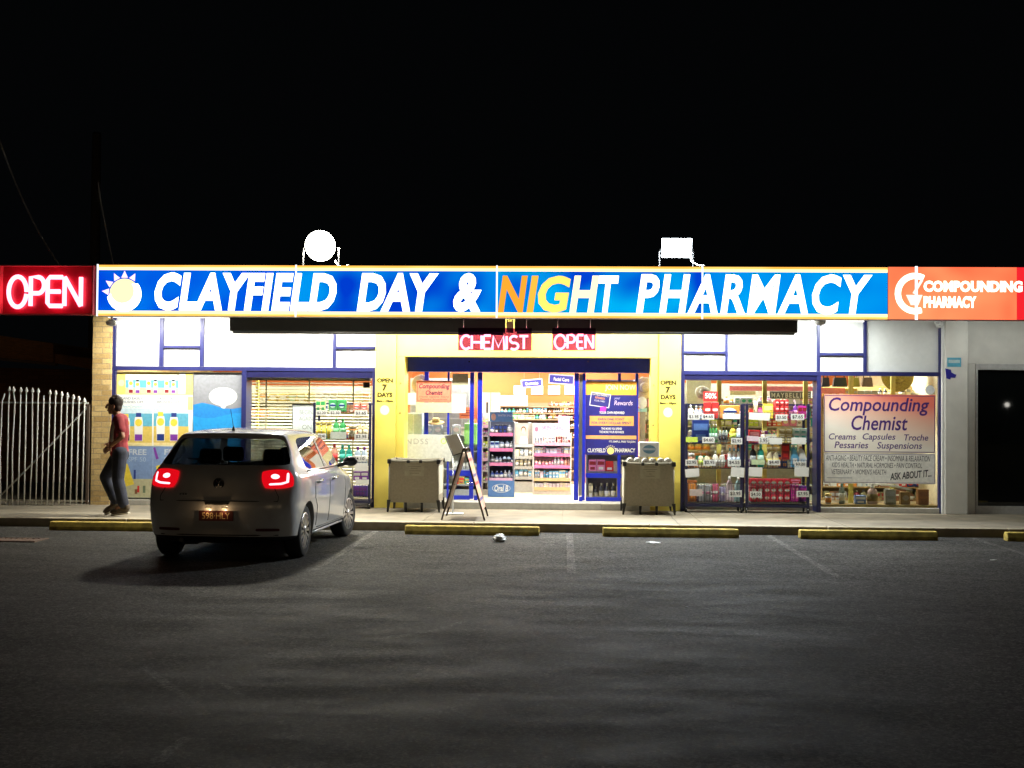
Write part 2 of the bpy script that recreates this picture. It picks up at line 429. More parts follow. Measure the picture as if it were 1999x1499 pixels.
# framing of the shop front
fr = MB()
def bar(px0, py0, px1, py1, y0=-.03, y1=.06):
    x0, x1, z0, z1 = R(px0, py0, px1, py1, 0); fr.box(x0, x1, y0, y1, z0, z1)
TOPZ = 3.325
def vbar(px0, px1, pytop, pybot, y0=-.03, y1=.06, top=None):
    x0, x1, z0, z1 = R(px0, pytop, px1, pybot, 0); fr.box(x0, x1, y0, y1, z0, top or z1)
zl0, zl1 = P(475, 724, 0).z, P(475, 716, 0).z
zr0, zr1 = P(1585, 733, 0).z, P(1585, 725, 0).z
def X(px, Y=0): return P(px, 800, Y).x
class Two:
    def __init__(s): s.l, s.r = MB(), MB()
    def box(s, x0, x1, *a): (s.l if x1 < 0 else s.r).box(x0, x1, *a)
fr = Two()
fr.box(X(219), X(733), -.034, .06, zl0, zl1); fr.box(X(1328), X(1838), -.034, .06, zr0, zr1)
for a, c in ((219, 225), (310, 318), (389, 397), (649, 655)): fr.box(X(a), X(c), -.03, .06, zl1, TOPZ)
for a, c in ((1329, 1335), (1415, 1420), (1594, 1600), (1685, 1691), (1832, 1838)): fr.box(X(a), X(c), -.03, .06, zr1, TOPZ)
def hz(a, c, py): z = P((a+c)/2, py, 0).z; fr.box(X(a), X(c), -.028, .06, z-.022, z+.022)
hz(318, 389, 677); hz(655, 733, 679); hz(1335, 1415, 688); hz(1600, 1685, 691.5)
# lower posts
fr.box(X(219), X(226), -.03, .06, FZ, zl0); fr.box(X(472), X(481), -.03, .35, FZ, zl0)
fr.box(X(727), X(733), -.03, .35, FZ, zl0)
fr.box(X(1328), X(1336), -.03, .35, FZ, zr0); fr.box(X(1594), X(1602), -.03, .35, FZ, zr0); fr.box(X(1832), X(1838), -.03, .06, FZ, zr0)
for q in (fr.l, fr.r): q.build('shopfront_frame', navy, bld, bevel=.003)
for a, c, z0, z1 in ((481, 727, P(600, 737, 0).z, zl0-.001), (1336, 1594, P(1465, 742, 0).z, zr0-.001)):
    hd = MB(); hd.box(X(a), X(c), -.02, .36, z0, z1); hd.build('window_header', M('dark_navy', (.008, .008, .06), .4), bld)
for a, c, s, t0, t1 in ((225, 310, 'l', 0, 1), (318, 389, 'l', 677, 1), (318, 389, 'l', 0, 677), (397, 649, 'l', 0, 1), (655, 733, 'l', 679, 1), (655, 733, 'l', 0, 679),
                        (1335, 1415, 'r', 688, 1), (1335, 1415, 'r', 0, 688), (1420, 1594, 'r', 0, 1), (1600, 1685, 'r', 691.5, 1), (1600, 1685, 'r', 0, 691.5), (1691, 1832, 'r', 0, 1)):
    zb = zl1 if s == 'l' else zr1; zt = TOPZ
    zm0 = P((a+c)/2, t0, 0).z+.022 if (t0 and t1 == 1 and t0 > 1) else None
    if t0 > 1: zb2, zt2 = P((a+c)/2, t0, 0).z-.022, None
    lo, hi = zb, zt
    if t0 > 1 and t1 == 1: hi = P((a+c)/2, t0, 0).z-.022
    if t0 == 0 and t1 > 1: lo = P((a+c)/2, t1, 0).z+.022
    b = MB(); b.box(X(a), X(c), .02, .05, lo, hi); b.build('upper_panel', white, bld)
# plinths and sills
sillm = M('sill_grey', (.45, .43, .38), .6)
for q in ((X(226), X(472), -.04, .07, P(350, 976, 0).z), (X(481), X(727), .3, .36, P(600, 978, .35).z), (X(1602), X(1832), -.05, .07, P(1720, 991, 0).z), (X(1336), X(1594), .3, .36, P(1465, 985, .35).z)):
    b = MB(); b.box(*q[:4], FZ, q[4]); b.build('sill', sillm, bld, bevel=.004)
def pane(px0, px1, Y, z0, z1, name='window_pane', m=None):
    b = MB(); b.box(X(px0), X(px1), Y, Y+.008, z0, z1); return b.build(name, m or glass, bld)
pane(226, 472, .03, P(350, 976, 0).z, zl0); pane(481, 727, .33, P(600, 978, .35).z, P(600, 737, 0).z)
pane(1336, 1594, .33, P(1465, 985, .35).z, P(1465, 742, 0).z); pane(1602, 1832, .03, P(1720, 991, 0).z, zr0)
# yellow entrance
zo = P(1030, 697, 0).z
for a, c in ((733, 774), (1285, 1328)):
    b = MB(); b.box(X(a)+.003, X(c), -.09, .4, FZ, TOPZ); b.build('entrance_column', yellow, bld, bevel=.006)
b = MB(); b.box(X(774)+.004, X(1285)-.004, -.05, .42, zo, TOPZ-.002); b.build('lintel', yellow, bld)
for a, c in ((774.4, 790), (1270, 1284.6)):
    b = MB(); b.box(X(a)+.001, X(c), -.046, .42, FZ, zo-.003); b.build('entrance_jamb', yellow, bld)
for px, py in ((781, 806), (782, 748), (1275, 830), (1276, 752)):
    b = MB(); q = P(px, py, -.05); b.cyl((q.x, -.045, q.z), (q.x, -.056, q.z), .012, n=10)
    b.build('screw', M('brown_screw', (.2, .12, .03), .5), bld)
ST = .235
stepm = M('step_grey', (.36, .35, .31), .6, bump=.1)
b = MB(); b.box(X(790)+.004, X(1270)-.004, -.08, .6, FZ, ST-.01); b.build('door_step', stepm, bld, bevel=.005)
b = MB(); g0 = X(1177)
for i in range(26): b.box(g0+.018*i, g0+.018*i+.009, -.1, -.083, FZ+.01, ST-.03)
b.box(g0-.02, g0+.49, -.1, -.083, ST-.029, ST-.012); b.build('step_vent', M('pale_plastic', (.55, .53, .46), .5), bld)
# sliding door set, recessed
DY = .45
zt = P(1030, 727, DY).z; zh = P(1030, 694, DY).z+.1
b = MB(); b.box(X(790)+.002, X(1270)-.002, DY-.12, DY+.05, zt, zh); b.build('door_header', blue, bld, bevel=.004)
for px in (916, 1035, 1148):
    b = MB(); q = P(px, 706, DY-.12); b.cyl((q.x, q.y-.002, q.z), (q.x, q.y-.014, q.z), .012, n=10)
    b.build('header_bolt', chrome, bld)
def leaf(px0, px1, stiles, rails, y0, name='sliding_door'):
    b = MB(); z0 = ST+.005
    for a, c in stiles: b.box(X(a, y0), X(c, y0), y0, y0+.045, z0, zt-.004)
    for a, c, p0, p1 in rails:
        x0, x1, r0, r1 = R(a, p0, c, p1, y0); b.box(x0, x1, y0+.002, y0+.043, r0, r1)
    o = b.build(name, blue, bld, bevel=.003)
    g = MB(); g.box(X(px0, y0)+.01, X(px1, y0)-.01, y0+.018, y0+.026, z0+.01, zt-.01); g.build('door_glass', glass, o)
    return o
leaf(876, 925, [(917, 925), (873, 877)], [(877, 917, 918, 929), (877, 917, 967, 979)], DY+.02)
leaf(925, 941, [(932, 941)], [(925, 932, 967, 979)], DY-.05, 'sliding_door')
leaf(1122, 1142, [(1121, 1130), (1137, 1143)], [(1130, 1137, 969, 981)], DY-.05, 'sliding_door')
lf = leaf(1143, 1246, [(1206, 1212), (1240, 1246)], [(1143, 1240, 924, 933), (1143, 1240, 971, 983)], DY+.02, 'sliding_door')
b = MB(); q = R(1130, 730, 1137, 968, DY-.03); b.box(q[0], q[1], DY-.035, DY-.02, q[2], q[3]); b.build('door_track', alu, bld)
pane(790, 873, DY+.03, ST, zt, 'side_light'); pane(1246, 1270, DY+.03, ST, zt, 'side_light')
# interior shell
IB = 6.0; CZ = 2.92
floorm = M('vinyl_floor', (.62, .55, .4), .35, var=.06)
b = MB(); b.box(XL+.3, XR, .6, IB, FZ, ST-.012); b.build('shop_floor', floorm, bld)
orange = M('orange_wall', (.42, .105, .018), .6, var=.04)
b = MB(); b.box(XL+.3, XR, IB, IB+.1, FZ, 3.32); b.build('back_wall', orange, bld)
b = MB(); b.box(XR-.02, XR+.08, .06, IB, FZ, 3.32); b.build('side_wall', M('cream_wall', (.7, .62, .4), .6), bld)
b = MB(); b.box(XL+.31, XR-.03, .44, IB-.01, CZ, CZ+.05); b.build('shop_ceiling', white, bld)
for x in (-6, -3.8, -1.6, .5, 2.6, 4.8):
    for y in (1.6, 3.6, 5.2):
        t = MB(); t.box(x-.62, x+.62, y-.15, y+.15, CZ-.04, CZ-.005)
        o = t.build('ceiling_light', EM('tube_white', (1, .97, .9), 7)); 
        tag(o, 'long white fluorescent light on the shop ceiling', 'ceiling light', 'fluorescent lights inside the shop')
        if y < 2 or abs(x+.5) < 2.5: area(o, (x, y, CZ-.06), (0, -.15, -1), 1.2, .3, P_INSIDE, (1, .95, .85))

# ------------------------------------------------------------------ right neighbour
nb = thing('neighbour_shop', 'pale grey rendered shop front with dark glass door at right edge', 'building', (7, 0, FZ))
ren = M('pale_render', (.7, .69, .64), .8, var=.07, scale=4, bump=.12)
b = MB(); b.box(X(1840)+.004, X(1885), -.12, .5, FZ, 3.32); b.build('pillar', ren, nb, bevel=.008)
b = MB(); b.box(X(1885)+.002, 9.4, .02, .3, P(1940, 710, 0).z, 3.32); b.build('wall', ren, nb)
b = MB(); b.box(X(1885)+.002, X(1905), .03, .3, FZ, P(1940, 710, 0).z-.002); b.build('jamb', ren, nb)
b = MB(); zd = P(1940, 710, 0).z-.003; b.box(X(1905)+.001, X(1909), .0, .1, FZ, zd); b.box(X(1909), 9.4, .004, .1, P(1950, 722, 0).z, zd); b.box(X(1909), 9.4, .004, .1, FZ, P(1950, 988, 0).z)
b.build('door_frame', M('satin_frame', (.5, .5, .49), .4), nb, bevel=.003)
b = MB(); b.box(X(1909), 9.4, .05, .06, P(1950, 988, 0).z, P(1950, 722, 0).z)
b.build('door_glass', M('dark_glass', (.004, .005, .005), .02, var=0, spec=.6), nb)
b = MB(); b.box(X(1836), X(1840)+.003, -.1, .0, FZ, 3.2); b.build('corner_trim', white, nb)
# left: house beyond the gate
hs = thing('brick_house', 'dark brown brick house behind the white spiked gate', 'building', (-11, 7, 0))
brn = BRICK('brown_brick', (.5, .2, .05), (.36, .14, .03), (.2, .1, .04))
HY = 7.0
def slopebox(name, pts, y0, y1, m):
    b = MB(); b.prism([(P(px, py, y0).x, P(px, py, y0).z) for px, py in pts], y0, y1); return b.build(name, m, hs)
slopebox('wall', [(-120, 715), (178, 722), (178, 960), (-120, 960)], HY+.3, HY+3, brn)
slopebox('roof', [(-120, 640), (0, 655), (104, 671), (104, 708), (0, 698), (-120, 685)], HY-.2, HY+3, M('roof_tiles', (.6, .27, .09), .8, var=.3, scale=12, stretch=(1, 1, 6)))
slopebox('lower_roof', [(104.5, 690), (185, 701), (185, 722), (104.5, 708.5)], HY-.1, HY+3, MC['roof_tiles'])
slopebox('gutter', [(-120, 685.5), (0, 698.5), (108, 709), (108, 714), (0, 703.5), (-120, 690)], HY-.35, HY-.21, M('gutter_brown', (.3, .17, .1), .5))
# power pole and wires
PY = 14
q0, q1 = P(189, 262, PY), P(189, 700, PY)
pl = thing('power_pole', 'faint dark wooden power pole rising behind the sign', 'pole', (q0.x, PY, 0))
wood = M('weathered_wood', (.12, .1, .08), .9, var=.3, stretch=(8, 8, .6))
b = MB(); b.cyl((q0.x, PY, 0), (q0.x, PY, q0.z), .17, .12, 12); b.build('post', wood, pl)
b = MB(); b.cyl((q0.x, PY, q0.z+.002), (q0.x, PY, q0.z+.05), .125, .1, 12); b.build('pole_cap', darkbox, pl)
wm = M('cable_grey', (.3, .28, .27), .5)
def wire(pp, Y, r, lab):
    pts = []
    n = 14
    for i in range(n+1):
        t = i/n; u = 1-t
        pts.append(P(u*u*pp[0][0]+2*u*t*pp[1][0]+t*t*pp[2][0], u*u*pp[0][1]+2*u*t*pp[1][1]+t*t*pp[2][1], Y+(0 if i == 0 else 0)))
    b = MB(); b.tube(pts, r, 6); tag(b.build('overhead_wire', wm), lab, 'wire')
wire([(-60, 60), (22, 420), (150, 560)], -1.2, .012, 'thin sagging wire in the night sky above the red open sign')
wire([(191, 355), (200, 420), (223, 524)], -1.2, .009, 'short straight wire slanting down to the blue sign')
# palisade gate
gt = thing('palisade_gate', 'white steel spiked gate with a diagonal brace and bent pickets', 'gate', (P(90, 985, -.35).x, -.35, FZ))
gm = M('gate_white', (.8, .8, .75), .5, var=.12, scale=9)
GY = -.35
def gp(px, py): q = P(px, py, GY); return (q.x, GY, q.z)
tops = [(10, 762), (19, 754), (26, 754), (41, 755), (52, 755), (64, 756), (75, 757), (86, 766), (98, 760), (109, 761), (121, 763), (132, 766), (144, 769), (154, 772), (165, 776)]
rail = [(4, 784), (17, 784), (29, 785), (40, 785), (51, 785), (63, 785), (74, 785), (85, 786), (97, 786), (108, 786), (120, 786), (131, 787), (142, 787), (154, 787), (165, 787)]
bots = [(1, 985), (13, 985), (24, 985), (35, 985), (47, 985), (58, 985), (70, 985), (81, 985), (92, 985), (103, 985), (115, 984), (126, 984), (137, 984), (149, 984), (160, 984)]
for i, (a, r_, c) in enumerate(zip(tops, rail, bots)):
    b = MB(); a3, r3, c3 = map(Vector, (gp(*a), gp(*r_), gp(*c)))
    mid = (r3+c3)/2
    if i in (0, 2, 5): mid = mid+Vector((random.choice((-1, 1))*.02, 0, 0))
    b.tube([c3, mid, r3, a3-Vector((0, 0, .05))], .0125, 8)
    if i not in (0, 7):
        d = (a3-r3).normalized(); h = a3-d*.09
        b.cyl(h, h+d*.03, .014, .034, 8); b.cyl(h+d*.03, a3, .034, .002, 8)
    b.build('picket', gm, gt)
for py, dy in ((785, 0), (976, 0)):
    b = MB(); a, c = Vector(gp(-40, py)), Vector(gp(172, py+2)); b.box(a.x, c.x, GY+.014, GY+.03, (a.z+c.z)/2-.014, (a.z+c.z)/2+.014); b.build('rail', gm, gt)
b = MB(); a, c = Vector(gp(1, 966)), Vector(gp(172, 792)); a.y = c.y = GY+.04; b.tube([a, c], .014, 8); b.build('brace', gm, gt)
b = MB(); a, c = Vector(gp(172, 790)), Vector(gp(171, 984)); b.box(a.x-.02, a.x+.02, GY, GY+.04, c.z, a.z); b.build('end_post', M('gate_dark_brown', (.1, .07, .05), .6), gt)  # end post in plain dark brown, pickets and rails in white
q = P(-12, 770, GY); b = MB(); b.box(q.x-.04, q.x+.04, GY, GY+.06, FZ, q.z); b.build('gate_post', gm, gt)

# ------------------------------------------------------------------ signs on the awning
SY = -1.6
def R2(a, b_, c, d): return R(a, b_, c, d, SY)
sg = thing('pharmacy_sign', 'long blue backlit sign with white slanted shop lettering and orange edges', 'sign', (X(960, SY), SY, P(960, 618, SY).z))
joints = [(187, 575), (575, 968), (968, 1370), (1370, 1733)]
zt_, zb_ = P(960, 519.5, SY).z, P(960, 619.5, SY).z
x0s, x1s = X(187, SY), X(1733, SY)
b = MB(); b.box(x0s, x1s, SY+.012, SY+.3, zb_, zt_); b.build('cabinet', M('cabinet_white', (.6, .6, .58), .5), sg)
blues = [((.0, .06, .78), (.0, .2, .92)), ((.0, .05, .68), (.0, .33, .95)), ((.0, .06, .7), (.0, .5, 1.0)), ((.0, .27, .9), (.0, .4, 1.0))]
zu, zl = P(960, 529.5, SY).z, P(960, 609.5, SY).z
for i, (a, c) in enumerate(joints):
    b = MB(); b.box(X(a, SY)+.006, X(c, SY)-.006, SY, SY+.011, zl, zu)
    b.build('face_panel', EM('sign_blue_%d' % i, blues[i][0], .95, col2=blues[i][1], scale=1.3), sg)
og = EM('sign_orange', (1, .42, .06), 1.5, col2=(1, .55, .12), scale=1.5)
yw = EM('sign_pale_yellow', (1, .82, .4), 1.7)
for z0, z1, m in ((zu+.001, zu+.045, yw), (zu+.046, zt_, og), (zl-.045, zl-.001, yw), (zb_, zl-.046, og)):
    b = MB(); b.box(x0s+.003, x1s-.003, SY-.003, SY+.011, z0, z1); b.build('border_strip', m, sg)
for px in (187, 575, 968, 1370):
    b = MB(); x = X(px, SY); b.box(x-.012, x+.012, SY-.012, SY-.0035, zb_-.01, zt_+.01)
    b.build('joint_strip', EM('joint_white', (.9, .95, 1), 1.6), sg)
wl_ = EM('sign_white', (1, 1, 1), 3.2)
IT = .18
text(sg, 'CLAYFIELD', (302, 532, 657, 607), SY-.001, wl_, IT, .045, spacing=1.06)
text(sg, 'DAY', (697, 533, 856, 608), SY-.001, wl_, IT, .045)
text(sg, '&', (885, 533, 940, 609), SY-.001, wl_, IT, .045)
text(sg, 'PHARMACY', (1242, 535, 1703, 614), SY-.001, wl_, IT, .03, spacing=1.13)
for ch, a, c, m in (('N', 972, 1030, EM('night_orange', (1, .38, .03), 1.15)), ('I', 1028, 1051, EM('night_amber', (1, .45, .05), 1.3)), ('G', 1050, 1114, EM('night_yellow', (1, .62, .12), 1.6)),
                    ('H', 1112, 1169, EM('night_pale', (1, .78, .35), 2.2)), ('T', 1168, 1208, EM('night_white', (1, .92, .8), 2.8))):
    text(sg, ch, (a, 538, c, 610), SY-.001, m, IT, .036, name='lettering')
# sun emblem
c = P(243, 573, SY); r = .225
b = MB(); b.lathe([(r, 0), (r, .006)], (c.x, SY-.006, c.z), 40, axis='Y'); b.build('sun_disc', EM('sun_yellow', (1, .86, .42), 1.5), sg)
b = MB(); q = []
for i in range(25):
    a = math.radians(-170+i*(170+38)/24); q.append((c.x+.262*math.cos(a), c.z+.262*math.sin(a)-.01))
for i in range(25):
    a = math.radians(38-i*(170+38)/24); q.append((c.x-.03+.18*math.cos(a), c.z+.035+.18*math.sin(a)))
b.prism(q, SY-.012, SY-.007); b.build('sun_crescent', wl_, sg)
for a in (62, 90, 118, 146, 174):
    b = MB(); a = math.radians(a); d = Vector((math.cos(a), math.sin(a))); n_ = Vector((-d.y, d.x)); cc = Vector((c.x, c.z))
    p = [cc+d*.24-n_*.05, cc+d*.345, cc+d*.24+n_*.05]; b.prism([(v.x, v.y) for v in p], SY-.008, SY-.002)
    b.build('sun_ray', EM('ray_pink', (1, .7, .85), 1.5), sg)
# red compounding sign at the right
rs = thing('red_sign', 'orange red backlit compounding pharmacy sign at the right end', 'sign', (X(1870, SY), SY, P(1870, 622, SY).z))
xr0, xr1 = X(1733.5, SY)+.004, X(2075, SY)
zt2, zb2 = P(1870, 521.5, SY).z, P(1870, 623.5, SY).z
b = MB(); b.box(xr0, xr1, SY+.012, SY+.3, zb2, zt2); b.build('cabinet', M('cabinet_red', (.4, .02, .02), .5), rs)
b = MB(); b.box(xr0, X(1985, SY), SY, SY+.011, zb2, zt2); b.build('face_panel', EM('sign_red_orange', (1, .15, .06), 1.3, col2=(1, .3, .12), scale=1.4), rs)
b = MB(); b.box(X(1985, SY)+.001, xr1, SY, SY+.011, zb2, zt2); b.build('face_panel', EM('sign_red', (.95, .02, .03), 1), rs)
wo_ = EM('sign_warm_white', (1, .85, .62), 3)
text(rs, 'COMPOUNDING', (1803, 548, 1996, 570), SY-.001, wo_, 0, .055, spacing=1.05)
text(rs, 'PHARMACY', (1803, 578, 1906, 601), SY-.001, wo_, 0, .055, spacing=1.05)
b = MB(); c = P(1786, 573, SY)
pts = [(c.x+.25*math.cos(math.radians(a)), SY-.012, c.z+.26*math.sin(math.radians(a))) for a in range(62, 299, 12)]
b.tube(pts, .045, 8); b.build('emblem_ring', wo_, rs)
b = MB(); b.prism([(c.x-.13, c.z-.02), (c.x+.11, c.z-.02), (c.x+.05, c.z-.17), (c.x-.06, c.z-.17)], SY-.01, SY-.001); b.cyl((c.x-.02, SY-.015, c.z-.0), (c.x+.1, SY-.015, c.z+.2), .02, n=8)
b.build('emblem_mortar', EM('emblem_pink', (1, .6, .5), 2), rs)
b = MB(); x = X(1788, SY); b.box(x-.02, x+.02, SY-.02, SY-.013, zb2-.01, zt2+.01); b.build('joint_strip', MC['joint_white'], rs)

# neon
neon = EM('neon_pink', (1, .22, .32), 5)
def stroke(ch):
    A = lambda cx, cz, rx, rz, a0, a1, n=14: [(cx+rx*math.cos(math.radians(a0+(a1-a0)*i/n)), cz+rz*math.sin(math.radians(a0+(a1-a0)*i/n))) for i in range(n+1)]
    return {'O': [A(.5, .5, .5, .5, 0, 352, 28)], 'P': [[(0, 0), (0, 1)] + A(.55, .72, .45, .28, 90, -90) + [(0, .44)]],
            'E': [[(1, 1), (.15, 1), (0, .9), (0, .1), (.15, 0), (1, 0)], [(0, .5), (.85, .5)]], 'N': [[(0, 0), (0, 1)], [(0, 1), (1, 0)], [(1, 0), (1, 1)]],
            'C': [A(.55, .5, .55, .5, 45, 315, 22)], 'H': [[(0, 0), (0, 1)], [(1, 0), (1, 1)], [(0, .5), (1, .5)]],
            'M': [[(0, 0), (.1, 1), (.5, .2), (.9, 1), (1, 0)]], 'I': [[(.5, 0), (.5, 1)]],
            'S': [A(.5, .74, .46, .26, 40, 270, 12) + A(.5, .25, .48, .25, 90, -140, 12)], 'T': [[(0, 1), (1, 1)], [(.5, 1), (.5, 0)]]}[ch]
def neon_word(parent, items, Y, rad):
    for ch, a, p0, c, p1 in items:
        x0, x1, z0, z1 = R(a, p0, c, p1, Y); b = MB()
        for st in stroke(ch):
            b.tube([(x0+u*(x1-x0), Y, z0+v*(z1-z0)) for u, v in st], rad, 8)
        b.build('neon_letter', neon, parent)
ns = thing('neon_open_sign', 'large red neon open sign in a dark box at the left edge', 'neon sign', (X(92, SY), SY, P(92, 615, SY).z))
x0, x1, z0, z1 = R2(1, 518, 184, 614)
redb = M('red_backing', (.42, .006, .03), .35, var=.1)
b = MB(); b.box(x0, x1, SY+.06, SY+.2, z0, z1); b.build('back_box', redb, ns)
b = MB()
for q in ((x0, x1, z1-.014, z1), (x0, x1, z0, z0+.014), (x0, x0+.014, z0+.015, z1-.015), (x1-.014, x1, z0+.015, z1-.015)):
    b.box(q[0], q[1], SY-.05, SY+.058, q[2], q[3])
b.build('frame', M('red_clear_edge', (.75, .12, .14), .25), ns)
neon_word(ns, [('O', 17, 540, 52, 599), ('P', 60, 541, 86, 597), ('E', 93, 541, 122, 597), ('N', 126, 541, 158, 597)], SY+.01, .034)
for lab, a, c, word, nm in (('small red neon chemist sign above the entrance', 894, 1038, [('C', 900, 655, 918, 681), ('H', 921, 655, 940, 681), ('E', 944, 655, 958, 681), ('M', 961, 656, 985, 683), ('I', 984, 656, 994, 682), ('S', 995, 656, 1012, 682), ('T', 1014, 656, 1031, 681)], 'neon_chemist_sign'),
                        ('small red neon open sign above the entrance beside the chemist sign', 1078, 1163, [('O', 1083, 654, 1104, 681), ('P', 1108, 654, 1122, 680), ('E', 1127, 654, 1139, 680), ('N', 1143, 654, 1158, 680)], 'neon_open_sign')):
    NY = -1.5
    t = thing(nm, lab, 'neon sign', (X((a+c)/2, NY), NY, P((a+c)/2, 685, NY).z))
    x0, x1, z0, z1 = R(a, 640, c, 684, NY)
    b = MB(); b.box(x0, x1, NY+.03, NY+.038, z0, z1); b.build('acrylic_back', GLASS('red_acrylic_' + nm, (.47, .18, .44), 1), t)
    neon_word(t, word, NY, .018)
    b = MB()
    for x in (x0+.08, x1-.08): b.cyl((x, NY+.034, z1), (x, NY+.034, 3.33), .004, n=6)
    b.build('hanger', chrome, t)
# rolled shutters under the awning, with a gap between the two halves
for lab, a, c in (('long dark roller blind box under the awning, left half', 450, 986), ('long dark roller blind box under the awning, right half', 1005, 1556)):
    x0, x1, z0, z1 = R(a, 600, c, 648, -1.2)
    t = thing('roller_box', lab, 'roller blind', ((x0+x1)/2, -1.2, z0), 'roller blind boxes under the awning')
    b = MB(); b.box(x0, x1, -1.26, -1.02, z0, 3.325); b.build('box', darkbox, t, bevel=.01)
    b = MB(); b.cyl((x0+.03, -1.14, z0-.005), (x1-.03, -1.14, z0-.005), .028, n=10); b.build('bottom_bar', M('grey_bar', (.1, .1, .1), .5), t)
b = MB(); q = R(989, 628, 1002, 649, -1.1); b.box(q[0], q[1], -1.12, -1.06, q[2], q[3]); 
for i in range(4): b.cyl((q[0]+.015+i*.025, -1.09, q[3]), (q[0]+.01+i*.028, -1.09, q[3]+.05+.02*(i % 2)), .008, n=6)
o = b.build('sensor_box', M('cream_plastic', (.85, .8, .5), .5)); tag(o, 'small cream cable box in the gap between the roller blinds', 'box')

# soffit battens (fluorescent)
for i, (a, c, lab) in enumerate(((205, 432, 'white fluorescent batten under the left end of the sign'), (470, 690, 'fluorescent batten behind the left roller box'), (710, 960, 'fluorescent batten behind the left roller box'),
                  (1030, 1290, 'fluorescent batten behind the right roller box'), (1310, 1540, 'fluorescent batten behind the right roller box'), (1580, 1690, 'short fluorescent batten under the right end of the blue sign'), (1850, 2080, 'fluorescent batten behind the red sign'))):
    BY = -.85 if i not in (0, 5) else -.75
    x0, x1 = X(a, BY), X(c, BY); zz = 3.2 if i not in (0, 5) else P(a, 619 if i == 0 else 627, BY).z
    t = thing('batten_light', lab, 'lamp', ((x0+x1)/2, BY, zz), 'fluorescent battens under the awning')
    b = MB(); b.box(x0, x1, BY-.03, BY+.03, zz+.03, zz+.07); b.box((x0+x1)/2-.03, (x0+x1)/2+.03, BY-.02, BY+.02, zz+.071, 3.329); b.build('batten', white, t)
    b = MB(); b.cyl((x0+.03, BY, zz+.01), (x1-.03, BY, zz+.01), .016, n=8); b.build('tube', EM('batten_tube', (1, .98, .9), 2.5), t)
    area(t, ((x0+x1)/2, BY+.03, zz-.01), (0, .3, -1), x1-x0-.1, .06, P_SOFFIT*(x1-x0)/1.9*(1.0, 1, 1, 1, 1.1, .75, .075)[i], (1, .97, .86) if i < 4 else (.95, 1, .95))
    if i in (0, 5):
        b = MB(); q = P(218 if i == 0 else 1601, 630 if i == 0 else 628, BY-.1); b.ball((q.x, q.y, q.z), .07, sx=1.3, sz=.8); b.cyl((q.x, q.y, q.z), (q.x, q.y, zz+.03), .02, n=8); b.build('end_fitting', white, t)
# floodlights on top of the sign
FY = -1.5
for px, py, w_, h_, m, col, lab, pw, aim in ((625, 480, .48, .42, EM('flood_warm', (1, .98, .82), 40), (1, .95, .8), 'warm white floodlight glaring on top of the sign, left one', 1.0, (-.03, -.12, -1)),
                                    (1321, 484, .44, .28, EM('flood_cool', (.85, .95, 1), 30), (.86, .94, 1), 'cool white rectangular floodlight on top of the sign, right one', 1.0, (.03, -.12, -1))):
    q = P(px, py, FY); t = thing('floodlight', lab, 'floodlight', (q.x, FY, zt_))
    b = MB()
    if px < 1000: b.lathe([(.225, .022), (.225, .06), (.15, .16)], (0, 0, 0), 28, axis='Y')
    else: b.box(-w_/2-.01, w_/2+.01, .012, .12, -h_/2-.01, h_/2+.01, bev=.02)
    b.xform(Matrix.Translation(q) @ Matrix.Rotation(math.radians(12), 4, 'X')); b.build('housing', darkbox, t)
    b = MB()
    if px < 1000: b.lathe([(.21, 0), (.23, .02)], (0, -.012, 0), 24, axis='Y')
    else: b.box(-w_/2, w_/2, -.01, .01, -h_/2, h_/2)
    b.xform(Matrix.Translation(q) @ Matrix.Rotation(math.radians(12), 4, 'X')); b.build('lamp_face', m, t)
    b = MB()
    for s in (-1, 1): b.cyl((q.x+s*(w_/2+.03), FY+.08, q.z), (q.x+s*(w_/2+.03), FY+.08, zt_-.01), .012, n=8)
    b.box(q.x-w_/2-.04, q.x+w_/2+.04, FY+.05, FY+.11, zt_+.001, zt_+.015); b.build('bracket', M('bracket_dark', (.012, .012, .012), .6), t)
    b = MB(); a = q+Vector((w_/2-.02, .06, -h_/2)); b.tube([a, a+Vector((.05, -.03, -.08)), a+Vector((.15, -.05, -.12)), (a.x+.22, FY-.02, zt_+.03)], .012, 8); b.build('cable', M('cable_pale', (.08, .08, .075), .6), t)
    area(t, q+Vector((0, -.06, 0)), aim, w_, h_, P_FLOOD*pw, col, math.radians(165))
# dome camera, stickers
q = P(1833, 634, -.12); b = MB(); b.ball(q, .055); b.box(q.x-.05, q.x+.03, q.y-.02, q.y+.1, q.z+.02, q.z+.06)
tag(b.build('security_camera', white), 'round white security camera under the red sign beside the pillar', 'camera')
x0, x1, z0, z1 = R(1849, 698, 1876, 716, -.12)
t = thing('blue_sticker', 'pale blue rectangular sticker high on the white pillar', 'sticker', ((x0+x1)/2, -.122, z0))
b = MB(); b.box(x0, x1, -.125, -.121, z0, z1); b.build('backing', C(.1, .4, .55), t)
b = MB(); b.box(x0+.02, x1-.02, -.127, -.1252, z0+.06, z1-.035); b.build('band', C(.45, .6, .62), t)
x0, x1, z0, z1 = R(1845, 719, 1867, 741, -.12)
t = thing('torn_sticker', 'torn dark blue sticker below the pale blue one', 'sticker', ((x0+x1)/2, -.122, z0))
W_, H_ = x1-x0, z1-z0
b = MB(); b.prism([(x0, z1), (x0+.5*W_, z1-.02), (x0+.55*W_, z1-.35*H_), (x0+.8*W_, z1-.5*H_), (x1, z1-.55*H_), (x1-.02, z1-.85*H_), (x0+.5*W_, z1-.8*H_), (x0+.45*W_, z0), (x0+.02, z0+.02)], -.125, -.121); b.build('backing', C(.02, .02, .28), t)
